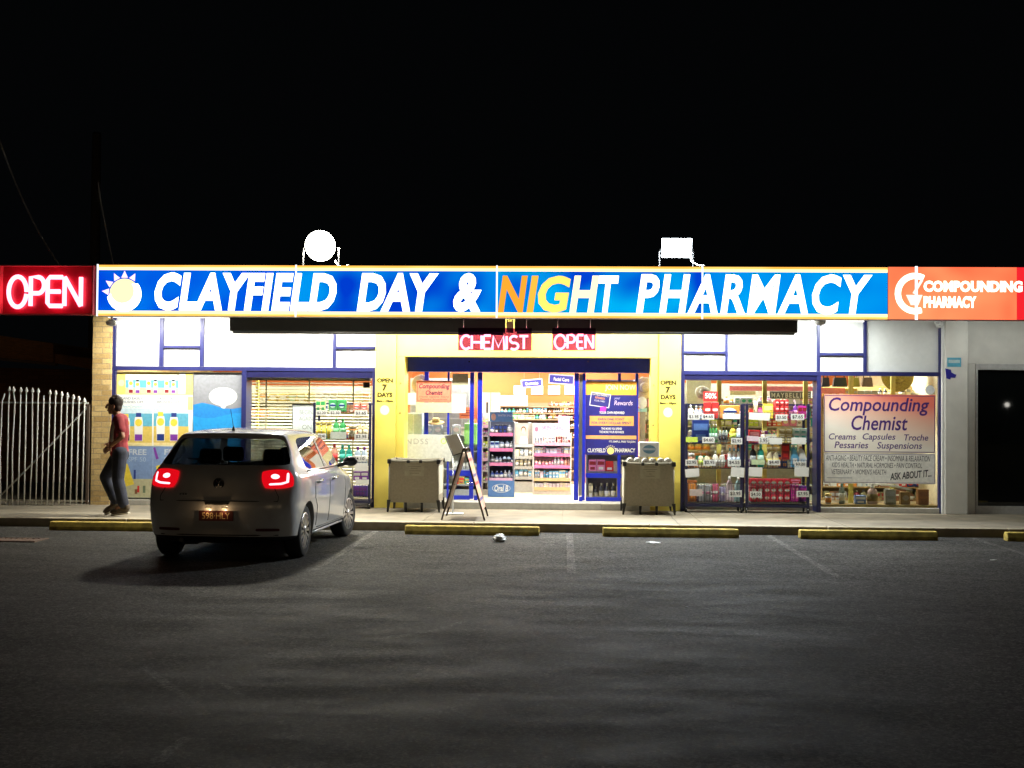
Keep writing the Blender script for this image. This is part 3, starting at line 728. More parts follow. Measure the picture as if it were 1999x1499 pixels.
# ------------------------------------------------------------------ hatchback
def make_car(origin, heading):
    """local axes: +x forward, rear bumper at x = 0, +y left, z up"""
    car = thing('parked_car', 'silver white hatchback with lit red tail lights seen from behind', 'car', origin)
    car.rotation_euler.z = heading
    Z = [.2, .28, .44, .62, .79, .93, .985, 1.19, 1.355, 1.415, 1.45]
    Wd = [.78, .835, .86, .872, .872, .86, .81, .725, .64, .585, .31]
    rx = [.13, .07, .025, .0, .075, .10, .15, .335, .47, .40, .72]
    rows = []
    for i in range(11):
        Wi, z, x0 = Wd[i], Z[i], rx[i]
        row = [(x0, 0, z), (x0+.012, .42*Wi, z), (x0+.05, .74*Wi, z), (x0+.15, .94*Wi, z)]
        if i <= 5:
            row += [(.36, Wi*.99, z), (.62, Wi, z), (1.12, Wi*1.0, z), (1.78, Wi*1.0, z), (2.42, Wi, z)]
        elif i <= 8:
            k = (i-6)/2
            row += [(.42+.14*k, Wi*.99, z), (.78+.08*k, Wi, z), (1.2+.02*k, Wi, z), (1.82, Wi, z), (2.58-.3*k, Wi*.99, z)]
        elif i == 9: row += [(.62, Wi, z+.003), (.9, Wi, z+.012), (1.25, Wi, z+.02), (1.8, Wi, z+.015), (2.12, Wi*.98, z+.0)]
        else: row += [(.85, Wi, z+.005), (1.05, Wi, z+.012), (1.35, Wi, z+.018), (1.75, Wi, z+.012), (1.92, Wi, z)]
        if i in (5, 6): row[:4] = [(x+.025*(i-4), y, z+(.05, .075)[i-5]) for x, y, z in row[:4]]
        fx = [-.06, -.02, 0, -.02, -.12, 0][i] if i <= 5 else 0
        if i <= 4:
            zz = [z, z, z, z*.98, .735][i]
            row += [(2.98, Wi*.995, z), (3.45, Wi*.96, zz if i < 4 else .80), (3.76+fx, Wi*.78, zz), (3.9+fx, Wi*.42, zz), (3.94+fx, 0, zz)]
        elif i == 5: row += [(2.95, .80, .925), (3.3, .72, .885), (3.42, .55, .875), (3.48, .3, .88), (3.5, 0, .885)]
        elif i == 6: row += [(2.84, .74, .97), (2.95, .62, .985), (3.02, .45, .99), (3.06, .22, .995), (3.07, 0, 1.0)]
        elif i == 7: row += [(2.6, .665, 1.19), (2.66, .53, 1.195), (2.7, .38, 1.2), (2.73, .2, 1.2), (2.74, 0, 1.2)]
        elif i == 8: row += [(2.34, .59, 1.355), (2.38, .45, 1.36), (2.41, .32, 1.365), (2.43, .16, 1.37), (2.44, 0, 1.37)]
        elif i == 9: row += [(2.2, .52, 1.41), (2.23, .4, 1.415), (2.25, .28, 1.42), (2.26, .14, 1.425), (2.27, 0, 1.425)]
        else: row += [(1.96, .27, 1.448), (1.97, .2, 1.448), (1.98, .13, 1.45), (1.99, .07, 1.45), (2.0, 0, 1.45)]
        rows.append(row)
    for j in (1, 2, 3): rows[10][j] = (rows[10][j][0]+.02, [0, .14, .23, .29][j], 1.447)
    bm = bmesh.new(); n = len(rows[0]); V = {}
    for i, row in enumerate(rows):
        for j, (x, y, z) in enumerate(row):
            V[i, j, 1] = bm.verts.new((x, y, z)); V[i, j, -1] = V[i, j, 1] if y == 0 else bm.verts.new((x, -y, z))
    for i in range(10):
        for j in range(n-1):
            mi = 0
            if i in (6, 7):
                if j in (0, 1, 2): mi = 1
                elif j in (5, 6, 7): mi = 2
                elif j in (9, 10, 11, 12): mi = 3
            if i == 0: mi = 4
            for s in (1, -1):
                f = bm.faces.new((V[i, j, s], V[i, j+1, s], V[i+1, j+1, s], V[i+1, j, s])); f.material_index = mi
    for i, mi in ((10, 0), (0, 4)):
        for j in range(n-1):
            vs = [V[i, j, 1], V[i, j+1, 1], V[i, j+1, -1], V[i, j, -1]]; u = []
            for v in vs:
                if v not in u: u.append(v)
            f = bm.faces.new(u); f.material_index = mi
    cr = bm.edges.layers.float.new('crease_edge')
    for e in bm.edges:
        ms = {f.material_index for f in e.link_faces}
        if len(ms) > 1: e[cr] = .55
    bmesh.ops.recalc_face_normals(bm, faces=bm.faces[:])
    me = bpy.data.meshes.new('body'); bm.to_mesh(me); bm.free()
    for k in range(5): me.materials.append(None)
    o = bpy.data.objects.new('body', me); COL.objects.link(o)
    sb = o.modifiers.new('sub', 'SUBSURF'); sb.levels = 3; sb.render_levels = 3
    cut = MB()
    for x in (.70, 3.17):
        for s in (1, -1): cut.cyl((x, s*.50, .305), (x, s*1.1, .305), .338, n=44)
    co = cut.build('cutter', None)
    bo = o.modifiers.new('cut', 'BOOLEAN'); bo.operation = 'DIFFERENCE'; bo.object = co; bo.solver = 'EXACT'
    bpy.context.view_layer.update()
    dg = bpy.context.evaluated_depsgraph_get()
    ev = bpy.data.meshes.new_from_object(o.evaluated_get(dg))
    bpy.data.objects.remove(o); bpy.data.objects.remove(co)
    bvh = BVHTree.FromPolygons([v.co.copy() for v in ev.vertices], [tuple(p.vertices) for p in ev.polygons])
    paint = M('silver_paint', (.76, .76, .75), .24, .12, var=.02, coat=1.0)
    tint = GLASS('tinted_glass', (.13, .14, .145), 1.3); sideg = GLASS('side_glass', (.3, .32, .33), 2.2)
    def sub(name, test, m, y=None):
        mb = bmesh.new(); mp = {}
        for p in ev.polygons:
            if p.material_index != test: continue
            if y and p.center.y*y < 0: continue
            vs = []
            for k in p.vertices:
                if k not in mp: mp[k] = mb.verts.new(ev.vertices[k].co)
                vs.append(mp[k])
            try: f = mb.faces.new(vs); f.smooth = True
            except ValueError: pass
        q = bpy.data.meshes.new(name); mb.to_mesh(q); mb.free(); q.materials.append(m)
        ob = bpy.data.objects.new(name, q); COL.objects.link(ob); ob.parent = car
        return ob
    # the arch cut faces keep slot 0, so they come out as body
    body = sub('body', 0, paint)
    es = body.modifiers.new('es', 'EDGE_SPLIT'); es.split_angle = math.radians(38)
    sub('rear_window', 1, tint); sub('side_window', 2, sideg, 1); sub('side_window', 2, sideg, -1)
    sub('windscreen', 3, GLASS('screen_glass', (.8, .84, .83), 1)); sub('lower_trim', 4, black)
    def hit(az, z, off=.004, cx=.75, cy=0):
        d = Vector((math.cos(az), math.sin(az), 0)); h = bvh.ray_cast(Vector((cx, cy, z)), d)
        if h[0] is None: return Vector((cx, cy, z))+d
        # outermost hit
        pnt, nr = h[0], h[1]
        while True:
            h2 = bvh.ray_cast(pnt+d*.002, d)
            if h2[0] is None or h2[0].z < 0: break
            pnt, nr = h2[0], h2[1]
        if nr.dot(d) < 0: nr = -nr
        return pnt+nr*off
    def sidehit(x, z, s, off=.004):
        return hit(s*PI/2, z, off, x, 0)
    def rearhit(y, z, off=.004):
        return hit(PI, z, off, 1.2, y)
    def patch(name, fn, nu, nv, m, parent, round_=.5, thick=.0):
        mb = bmesh.new(); g = []
        for a in range(nu+1):
            col = []
            for c in range(nv+1):
                u, v = 2*a/nu-1, 2*c/nv-1
                uu = u*math.sqrt(1-round_*v*v/2); vv = v*math.sqrt(1-round_*u*u/2)
                col.append(mb.verts.new(fn(uu, vv)))
            g.append(col)
        for a in range(nu):
            for c in range(nv):
                f = mb.faces.new((g[a][c], g[a+1][c], g[a+1][c+1], g[a][c+1])); f.smooth = True
        bmesh.ops.recalc_face_normals(mb, faces=mb.faces[:])
        q = bpy.data.meshes.new(name); mb.to_mesh(q); mb.free(); q.materials.append(m)
        ob = bpy.data.objects.new(name, q); COL.objects.link(ob); ob.parent = parent; return ob
    def line(name, pts, wd, m, parent=car):
        mb = MB(); mb.tube(pts, wd, 6); ob = mb.build(name, m, parent, local=True); return ob
    seam = M('seam_black', (.02, .02, .02), .7)
    for s in (-1, 1):
        # tail lamp: wraps round the corner
        def lam(u, v, off, s=s, a0=.655, a1=1.02, z0=.8, z1=1.0):
            t = (u+1)/2; az = PI-(a0+(a1-a0)*t) if s > 0 else PI+(a0+(a1-a0)*t)
            z = z0+(z1-z0)*(v+1)/2+.018*t
            return hit(az, z, off, .75, 0)
        tl = patch('tail_light', lambda u, v: lam(u, v, .012), 16, 10, EM('tail_red', (1, .004, .012), .75), car, .55)
        hot = EM('tail_hot', (1, .42, .5), 2.6)
        patch('brake_lamp', lambda u, v: lam(-.12+u*.26, .28+v*.26, .018), 8, 8, hot, tl, 1.0)
        patch('light_bar', lambda u, v: lam(.02+u*.62, -.52+v*.11+(.0 if u < .2 else .25*(u-.2)), .018), 12, 3, hot, tl, .4)
        patch('side_strip', lambda u, v: lam(.62+u*.09+.1*v, .08+v*.5, .018), 4, 10, hot, tl, .6)
        # reflector in the bumper
        patch('reflector', lambda u, v: rearhit(s*(.55+u*.13), .36+v*.016, .006), 8, 2, C(.12, .008, .01), car, .4)
        # doors
        for x0, x1 in ((1.02, 1.79), (1.8, 2.76)):
            pts = [sidehit(x0 if z > .55 else x0+(.12 if x0 < 1.5 else 0), z, s, .001) for z in (.93, .8, .66, .55, .42, .33)]
            line('door_seam', pts, .004, seam)
        line('door_seam', [sidehit(x, .3, s, .001) for x in (1.2, 1.6, 2.0, 2.4, 2.72)], .004, seam)
        line('door_seam', [sidehit(2.74, z, s, .001) for z in (.93, .8, .66, .5, .33)], .004, seam)
        line('window_trim', [sidehit(x, .975, s, .003) for x in (.8, 1.1, 1.4, 1.8, 2.2, 2.5)], .009, black)
        patch('door_pillar', lambda u, v: sidehit(1.78+.045*u+.0*v, 1.165+.17*v, s, .004), 4, 8, black, car, .05)
        for x in (1.2, 2.02):
            a, c = sidehit(x-.09, .835, s, .03), sidehit(x+.09, .85, s, .03)
            a2, c2 = sidehit(x-.1, .833, s, .0), sidehit(x+.1, .852, s, .0)
            mb = MB(); mb.tube([a2, a, (a+c)/2, c, c2], .013, 8); mb.build('door_handle', paint, car, True)
        line('sill_trim', [sidehit(x, .25, s, .006) for x in (1.08, 1.5, 2.0, 2.5, 2.8)], .02, paint)
        # mirror
        mb = MB(); p = sidehit(2.52, .97, s, 0); q = p+Vector((.03, s*.16, .055))
        mb.ball(q, .09, sx=.55, sy=1.05, sz=.72); mb.cyl(p, q-Vector((0, s*.05, .02)), .025, .03, 8); mm = mb.build('wing_mirror', M('mirror_dark', (.05, .05, .05), .3), car, True)
        # wheels
        for x in (.70, 3.17):
            wh = bpy.data.objects.new('wheel', None); COL.objects.link(wh); wh.parent = car; wh.location = (x, s*.735, .305)
            if x > 2: wh.rotation_euler.z = math.radians(-7)
            mb = MB(); mb.lathe([(.2, -.09), (.275, -.095), (.297, -.075), (.305, -.04), (.305, .04), (.297, .075), (.275, .095), (.2, .09)], (0, 0, 0), 40, axis='Y', cap=False)
            mb.build('tyre', M('tyre_rubber', (.012, .012, .012), .8), wh, True)
            rimm = M('rim_silver', (.6, .6, .6), .3, .85, var=.02)
            mb = MB(); mb.lathe([(.205, 0), (.205, .088), (.192, .088), (.185, .05), (.05, .055)], (0, 0, 0), 36, axis='Y') if s > 0 else mb.lathe([(.205, 0), (.205, -.088), (.192, -.088), (.185, -.05), (.05, -.055)], (0, 0, 0), 36, axis='Y')
            mb.build('rim', M('rim_dark', (.03, .03, .03), .5), wh, True)
            mb = MB()
            for k in range(14):
                a = 2*PI*k/14; u = Vector((math.cos(a), 0, math.sin(a))); t_ = Vector((-u.z, 0, u.x))
                y0, y1 = s*.072, s*.092
                pts = [u*.05-t_*.011, u*.05+t_*.011, u*.19+t_*.02, u*.19-t_*.02]
                A = [mb.bm.verts.new(pp+Vector((0, y0, 0))) for pp in pts]; B = [mb.bm.verts.new(pp+Vector((0, y1, 0))) for pp in pts]
                mb.bm.faces.new(A); mb.bm.faces.new(B[::-1])
                for e in range(4): mb.bm.faces.new((A[e], B[e], B[(e+1) % 4], A[(e+1) % 4]))
            mb.lathe([(.055, s*.07), (.055, s*.095), (.03, s*.1)], (0, 0, 0), 18, axis='Y')
            mb.lathe([(.188, s*.07), (.205, s*.07), (.207, s*.092), (.19, s*.094)], (0, 0, 0), 36, axis='Y', cap=False)
            mb.build('spokes', rimm, wh, True)
    # tailgate lines, bumper line, badge, plate
    line('tailgate_seam', [rearhit(y, .672, .001) for y in (-.66, -.4, -.2, 0, .2, .4, .66)], .005, seam)
    for s in (-1, 1):
        line('tailgate_seam', [rearhit(s*y, z, .001) for y, z in ((.66, .672), (.665, .72), (.62, .8), (.61, .9), (.62, .98))], .004, seam)
    line('bumper_crease', [rearhit(y, .30, .002) for y in (-.66, -.4, -.2, 0, .2, .4, .66)], .006, seam)
    c = rearhit(0, .86, .006)
    bd = MB(); bd.lathe([(.062, 0), (.062, -.006), (.05, -.008), (.05, -.002)], (c.x, c.y, c.z), 28, axis='X')
    bo_ = bd.build('badge', M('badge_dark', (.06, .06, .06), .15, .8), car, True)
    bd = MB()
    for pts in ([(-.026, .042), (0, .004), (.026, .042)], [(-.042, .012), (-.02, -.036), (0, -.004), (.02, -.036), (.042, .012)]):
        bd.tube([(c.x-.012, y, c.z+z) for y, z in pts], .005, 6)
    bd.build('badge_letters', chrome, bo_, True)
    # plate
    c = rearhit(0, .515, .0)
    pm = MB(); pm.box(-.19, .19, -.006, .006, -.055, .055); plate = pm.build('number_plate', M('plate_maroon', (.07, .012, .012), .5), car, True)
    plate.location = (c.x-.012, 0, c.z); plate.rotation_euler = (math.radians(5), 0, -PI/2)
    text(plate, '598·HLY', (-.155, .155, -.036, .036), -.007, M('plate_gold', (.55, .4, .2), .5), local=True, fit='world', depth=.002)
    for s in (-1, 1):
        mb = MB(); q = rearhit(s*.09, .592, .012); mb.box(q.x-.01, q.x+.012, q.y-.02, q.y+.02, q.z-.006, q.z+.006)
        pl_ = mb.build('plate_lamp', EM('plate_lamp', (1, .62, .28), 1.6), car, True)
        l = bpy.data.lights.new('lamp_light', 'POINT'); l.energy = .22; l.color = (1, .62, .3); l.shadow_soft_size = .01
        lo = bpy.data.objects.new('lamp_light', l); COL.objects.link(lo); lo.location = (q.x-.045, q.y, q.z-.02); lo.parent = pl_
    ht = MB(); p = rearhit(0, .645, .006); ht.box(p.x-.012, p.x+.01, -.13, .13, p.z-.014, p.z+.014, bev=.006); ht.build('tailgate_handle', black, car, True)
    # name letters on the tailgate, aerial, wiper, exhaust, seats
    p = rearhit(.43, .735, .003)
    for k in range(3):
        mb = MB(); mb.box(p.x-.006, p.x+.006, p.y-.02-.03*k, p.y-.03*k, p.z, p.z+.018); mb.build('chrome_letter', chrome, car, True)
    mb = MB(); mb.lathe([(.022, 0), (.012, .03), (.004, .05)], (.62, 0, 1.44), 10); mb.tube([(.62, 0, 1.47), (.56, 0, 1.58), (.5, 0, 1.68)], .003, 6); mb.build('roof_aerial', black, car, True)
    mb = MB(); a = rearhit(0, 1.09, .01); mb.cyl(a+Vector((.0, 0, 0)), a+Vector((-.03, 0, 0)), .02, n=10); mb.tube([a+Vector((-.02, 0, 0)), rearhit(.2, 1.11, .014), rearhit(.42, 1.12, .012)], .007, 6); mb.build('rear_wiper', black, car, True)
    mb = MB(); mb.cyl((.1, .42, .235), (.5, .42, .25), .025, n=10); mb.box(.35, .75, .3, .5, .16, .25, bev=.03); mb.build('exhaust', M('exhaust_steel', (.12, .12, .12), .5, .7), car, True)
    mb = MB(); mb.box(.3, 3.5, -.62, .62, .2, .3); mb.build('underbody', black, car, True)
    mb = MB(); mb.cyl((.70, -.7, .3), (.70, .7, .3), .05, n=10); mb.build('rear_axle', black, car, True)
    sm = M('seat_cloth', (.02, .02, .022), .9)
    for x, y in ((1.0, .38), (1.0, -.38), (1.85, .36), (1.85, -.36)):
        mb = MB(); mb.box(x-.06, x+.06, y-.24, y+.24, .35, 1.0, bev=.05); mb.box(x, x+.45, y-.24, y+.24, .35, .52, bev=.05); st = mb.build('seat', sm, car, True)
        mb = MB(); mb.box(x-.05, x+.04, y-.13, y+.13, 1.04, 1.22, bev=.04); mb.cyl((x, y-.06, .98), (x, y-.06, 1.06), .008); mb.cyl((x, y+.06, .98), (x, y+.06, 1.06), .008); mb.build('headrest', sm, st, True)
    return car
rw = (G(594, 1087)+G(330, 1087))/2
HD = math.radians(90-2)
fx, fy = math.cos(HD), math.sin(HD)
rcx = -3.765; rcy = -6.0
make_car((rcx-.70*fx, rcy-.70*fy, 0), HD)

# ------------------------------------------------------------------ the walking man
def remesh(mb, vox, m, parent, name, smooth=3):
    me = bpy.data.meshes.new('tmp'); bmesh.ops.recalc_face_normals(mb.bm, faces=mb.bm.faces[:]); mb.bm.to_mesh(me); mb.bm.free()
    o = bpy.data.objects.new('tmp', me); COL.objects.link(o)
    r = o.modifiers.new('r', 'REMESH'); r.mode = 'VOXEL'; r.voxel_size = vox; r.use_smooth_shade = True
    s = o.modifiers.new('s', 'SMOOTH'); s.iterations = smooth; s.factor = .5
    bpy.context.view_layer.update()
    ev = bpy.data.meshes.new_from_object(o.evaluated_get(bpy.context.evaluated_depsgraph_get())); bpy.data.objects.remove(o)
    ev.materials.clear(); ev.materials.append(m)
    for p in ev.polygons: p.use_smooth = True
    q = bpy.data.objects.new(name, ev); COL.objects.link(q); q.parent = parent; return q
def limb(mb, pts, rs):
    for (a, b_), (r0, r1) in zip(zip(pts, pts[1:]), zip(rs, rs[1:])):
        mb.cyl(a, b_, r0, r1, 14)
    for p, r in zip(pts, rs): mb.ball(p, r, u=14, v=10)
def make_man():
    o = G(230, 1006, FZ); S = 134.5
    man = thing('person', 'slim young man in dark red shirt and blue jeans walking past the sunscreen posters', 'person', (o.x, o.y, FZ))
    def J(px, py, y): return Vector(((px-230)/S, y, (1006-py)/S))
    skin = M('skin', (.3, .145, .085), .5, var=.1)
    hipL, hipR = J(236, 884, -.075), J(229, 884, .085)         # near / far
    kneeN, ankN = J(234, 934, -.1), J(246, 984, -.11)
    kneeF, ankF = J(200, 931, .09), J(221, 979, .1)
    chest, belly, neck = J(231, 832, 0), J(229, 862, 0), J(230, 812, 0)
    head = J(219, 791, 0)
    shN, shF = J(237, 817, -.175), J(229, 817, .175)
    elN, haN = J(248, 850, -.25), J(221, 871, -.2)
    elF, haF = J(209, 843, .26), J(203, 866, .19)
    mb = MB()
    limb(mb, [neck+Vector((0, 0, -.03)), J(225, 805, 0), J(221, 798, 0)], [.062, .054, .05])
    mb.ball(head+Vector((.012, 0, .02)), .1, sx=.98, sy=.8, sz=1.12, u=20, v=14)
    mb.ball(head+Vector((-.03, 0, -.055)), .068, sx=.9, sy=.8, sz=1.0)
    mb.ball(head+Vector((-.052, 0, -.1)), .03, sx=.9, sy=1.0, sz=.8)
    mb.cyl(head+Vector((-.09, 0, .03)), head+Vector((-.118, 0, -.02)), .009, .02, 8); mb.ball(head+Vector((-.11, 0, -.022)), .019)
    mb.ball(head+Vector((-.085, 0, -.062)), .022, sx=.7, sy=1.4, sz=.5)
    for s in (-1, 1):
        mb.ball(head+Vector((.02, s*.082, -.005)), .03, sx=.8, sy=.35, sz=1.15)
        mb.ball(head+Vector((-.082, s*.032, .03)), .02, sx=.5, sy=1.2, sz=.45)
    limb(mb, [chest, belly, (hipL+hipR)/2], [.125, .11, .12])
    for sh, el, ha in ((shN, elN, haN), (shF, elF, haF)):
        limb(mb, [sh, el, el+(ha-el)*.9], [.055, .042, .028])
        d = (ha-el).normalized(); side = Vector((0, 1 if ha.y < 0 else -1, 0)); dn = d.cross(side).normalized()
        pc = ha+d*.03; mb.ball(ha+d*.035, .042, sx=.95, sy=.6, sz=.95)
        for k in range(4):
            b0 = pc+dn*(.03-.02*k)+d*.035; L_ = (.07, .08, .076, .06)[k]
            p1 = b0+d*L_*.45+side*.006; p2 = p1+d*L_*.35+side*.022; p3 = p2+d*L_*.1+side*.026
            limb(mb, [b0, p1, p2, p3], [.0105, .0095, .009, .007])
        t0 = ha+dn*.03; limb(mb, [t0, t0+dn*.03+d*.025, t0+dn*.034+d*.055+side*.012], [.0125, .011, .008])
    for hp, kn, an in ((hipL, kneeN, ankN), (hipR, kneeF, ankF)):
        limb(mb, [hp, hp+(kn-hp)*.5, kn, kn+(an-kn)*.35, an], [.085, .072, .055, .054, .038])
    limb(mb, [ankN, ankN+Vector((-.1, 0, -.06))], [.04, .035]); limb(mb, [ankF, ankF+Vector((-.08, 0, -.12))], [.038, .034])
    remesh(mb, .0065, skin, man, 'body', 2)
    # eyes
    for s in (-1, 1):
        mb = MB(); mb.ball(head+Vector((-.088, s*.034, .018)), .011); mb.build('eye', C(.02, .015, .012), man, True)
    mb = MB(); mb.ball(head+Vector((.03, 0, .052)), .107, sx=1.0, sy=.86, sz=.93, u=20, v=14); mb.ball(head+Vector((.055, 0, -.01)), .085, sx=.75, sy=.92, sz=1.0)
    for k in range(60):
        a, e = random.uniform(0, 2*PI), random.uniform(.15, 1.4)
        mb.ball(head+Vector((.03+.098*math.cos(a)*math.cos(e), .086*math.sin(a)*math.cos(e), .06+.09*math.sin(e))), .018, u=7, v=5)
    remesh(mb, .009, M('dark_hair', (.022, .013, .009), .6, var=.4, scale=60), man, 'hair', 1)
    shirt = M('dark_red_shirt', (.23, .022, .03), .85, var=.25, scale=12, bump=.3)
    mb = MB()
    limb(mb, [J(232, 822, 0), J(231, 842, 0), J(229, 864, 0), J(231, 880, 0)], [.12, .14, .132, .138])
    for sh, el in ((shN, elN), (shF, elF)): limb(mb, [Vector((sh.x, sh.y*.55, sh.z+.005)), sh, sh+(el-sh)*.62], [.085, .078, .072])
    mb.cyl(neck+Vector((.0, 0, -.05)), neck+Vector((-.01, 0, .015)), .085, .066, 14)
    remesh(mb, .011, shirt, man, 'shirt', 3)
    mb = MB()
    for s in (-1, 1): mb.tube([J(226, 822, s*.1), J(223, 840, s*.115), J(222, 862, s*.115)], .03, 8)
    mb.tube([J(223, 814, -.045), J(227, 811, -.075), J(235, 809, -.06), J(239, 810, 0), J(235, 809, .06), J(227, 811, .075), J(223, 814, .045)], .016, 8)
    remesh(mb, .01, M('pale_grey_cloth', (.42, .4, .36), .85, var=.2), man, 'shirt_trim', 2)
    jeans = M('blue_jeans', (.018, .021, .038), .85, var=.6, scale=7, bump=.3)
    mb = MB(); limb(mb, [J(231, 878, 0), (hipL+hipR)/2+Vector((0, 0, -.02))], [.135, .13])
    for hp, kn, an in ((hipL, kneeN, ankN), (hipR, kneeF, ankF)):
        limb(mb, [hp, hp+(kn-hp)*.5, kn, kn+(an-kn)*.4, an+Vector((0, 0, .02))], [.112, .102, .088, .088, .078])
        for k in range(3):
            p = an+(kn-an)*(.1+.13*k); mb.ball(p+Vector((random.uniform(-.01, .01), 0, 0)), .086, sz=.4)
    remesh(mb, .011, jeans, man, 'jeans', 3)
    # shoes: near one flat, far one on its toe
    shoe = M('canvas_shoe', (.1, .075, .05), .8, var=.3); solem = M('shoe_sole', (.6, .55, .45), .7)
    for an, pitch, base in ((ankN, 6, J(236, 1004, -.11)), (ankF, 30, J(222, 1003, .1))):
        rot = Matrix.Rotation(math.radians(-pitch), 4, 'Y')
        toe = Vector((an.x-.17*math.cos(math.radians(pitch))+.03, an.y, .012))
        mb = MB(); mb.ball((.06, 0, .05), .05, sx=2.3, sy=.9, sz=1.0); mb.ball((.16, 0, .07), .048, sx=1.6, sy=.85, sz=1.3); mb.cyl((.2, 0, .07), (.2, 0, .13), .047, .045, 12)
        mb.xform(Matrix.Translation(toe) @ rot); sh_ = remesh(mb, .008, shoe, man, 'shoe', 2)
        mb = MB(); out = [(-.05, 0), (-.035, .034), (.03, .046), (.12, .036), (.22, .036), (.245, 0), (.22, -.034), (.12, -.034), (.03, -.042), (-.035, -.034)]
        A = [mb.bm.verts.new((x, y, .0)) for x, y in out]; B = [mb.bm.verts.new((x, y, .022)) for x, y in out]
        mb.bm.faces.new(A); mb.bm.faces.new(B[::-1])
        for i in range(10): mb.bm.faces.new((A[i], A[(i+1) % 10], B[(i+1) % 10], B[i]))
        mb.xform(Matrix.Translation(toe+Vector((0, 0, -.005))) @ rot); k = mb.build('sole', solem, sh_, True)
make_man()
# ------------------------------------------------------------------ goods
PROTO = {}
def goods_mesh(kind, w_, h, d, cols):
    key = (kind, round(w_, 2), round(h, 2), round(d, 2), tuple(c.name for c in cols))
    if key in PROTO: return PROTO[key]
    b = MB(); a = cols[0]; c = cols[1] if len(cols) > 1 else paper; e = cols[2] if len(cols) > 2 else c
    r = w_/2; sy = d/w_
    if kind == 'box':
        b.box(-r, r, -d/2, d/2, 0, h, a, bev=.003)
        b.box(-r*.86, r*.86, -d/2-.0015, -d/2-.0002, h*.55, h*.85, c); b.box(-r*.6, r*.6, -d/2-.0015, -d/2-.0002, h*.15, h*.38, e)
    elif kind == 'pack':
        b.box(-r, r, -d/2, d/2, 0, h, a, bev=.012)
        b.lathe([(min(r, h/2)*.72, -d/2-.001), (min(r, h/2)*.72, -d/2-.003)], (0, 0, h*.52), 18, c, sx=r/min(r, h/2)*.9, sy=.8, axis='Y')
        b.box(-r*.7, r*.7, -d/2-.005, -d/2-.0032, h*.46, h*.6, e)
    elif kind == 'bottle':
        b.lathe([(r*.9, 0), (r, h*.04), (r, h*.6), (r*.8, h*.72), (r*.36, h*.8), (r*.34, h*.83)], n=14, m=a, sy=sy)
        b.lathe([(r*.42, h*.83), (r*.42, h*.97), (r*.34, h)], n=12, m=c)
        b.lathe([(r*1.015, h*.16), (r*1.015, h*.52)], n=14, m=e, sy=sy)
    elif kind == 'round':
        b.lathe([(r*.7, 0), (r, h*.18), (r, h*.5), (r*.7, h*.72), (r*.3, h*.8)], n=14, m=a, sy=sy); b.lathe([(r*.35, h*.8), (r*.35, h)], n=12, m=c)
        b.lathe([(r*1.01, h*.25), (r*1.01, h*.45)], n=14, m=e, sy=sy)
    elif kind == 'tub':
        b.lathe([(r*.85, 0), (r*.97, h*.75)], n=14, m=a); b.lathe([(r, h*.75), (r, h*.97), (r*.9, h)], n=14, m=c)
        b.lathe([(r*.9, h*.15), (r*.965, h*.6)], n=14, m=e, sx=1.02, sy=1.02)
    elif kind == 'tube':
        b.lathe([(r*.6, 0), (r*.6, h*.18)], n=12, m=c)
        b.lathe([(r*.7, h*.18), (r*.85, h*.4), (r*.95, h*.75), (r, h)], n=14, m=a, sy=.6)
    elif kind == 'pump':
        b.lathe([(r*.95, 0), (r, h*.05), (r, h*.58), (r*.6, h*.66), (r*.3, h*.7)], n=14, m=a, sy=sy)
        b.cyl((0, 0, h*.7), (0, 0, h*.92), r*.16, n=8, m=c); b.box(-r*.8, r*.25, -r*.2, r*.2, h*.92, h, c)
        b.lathe([(r*1.015, h*.15), (r*1.015, h*.45)], n=14, m=e, sy=sy)
    elif kind == 'spray':
        b.prism([(-r, 0), (r, 0), (r, h*.4), (r*.2, h*.8), (-r*.5, h*.95), (-r*.9, h*.9), (-r, h*.5)], -d/2, d/2, a)
        b.box(-r*.75, -r*.1, -d*.3, d*.3, h*.9, h, c); b.box(-r*.7, r*.5, -d/2-.002, -d/2-.0003, h*.12, h*.42, e)
    elif kind == 'detergent':
        b.prism([(-r, 0), (r, 0), (r*1.0, h*.3), (r*.75, h*.66), (r*.3, h*.84), (-r*.3, h*.84), (-r*.75, h*.66), (-r, h*.3)], -d/2, d/2, a)
        b.lathe([(r*.3, h*.84), (r*.3, h)], n=12, m=c)
        b.lathe([(r*.52, -d/2-.001), (r*.52, -d/2-.004)], (0, 0, h*.36), 16, e, sx=.85, sy=1.25, axis='Y')
    elif kind == 'rolls':
        for i in range(2):
            for k in range(1):
                x = (-.5+i)*w_*.5
                b.cyl((x, -d/2, h/2), (x, d/2, h/2), w_*.245, n=18, m=a)
                b.cyl((x, -d/2-.003, h/2), (x, -d/2-.001, h/2), w_*.08, n=14, m=c)
                b.tube([(x+w_*.15*math.cos(q*PI/8), -d/2-.002, h/2+w_*.15*math.sin(q*PI/8)) for q in range(16)], .003, 5, e, closed=True)
    bmesh.ops.recalc_face_normals(b.bm, faces=b.bm.faces[:])
    me = bpy.data.meshes.new(kind); b.bm.to_mesh(me); b.bm.free()
    for x in b.mats: me.materials.append(x)
    PROTO[key] = me; return me
NAMES = {'box': ('carton', 'box'), 'pack': ('packet', 'packet'), 'bottle': ('bottle', 'bottle'), 'round': ('bottle', 'bottle'), 'tub': ('tub', 'tub'), 'tube': ('tube', 'tube'),
         'pump': ('pump_bottle', 'bottle'), 'spray': ('spray_bottle', 'bottle'), 'detergent': ('detergent_bottle', 'bottle'), 'rolls': ('paper_roll_pack', 'packet')}
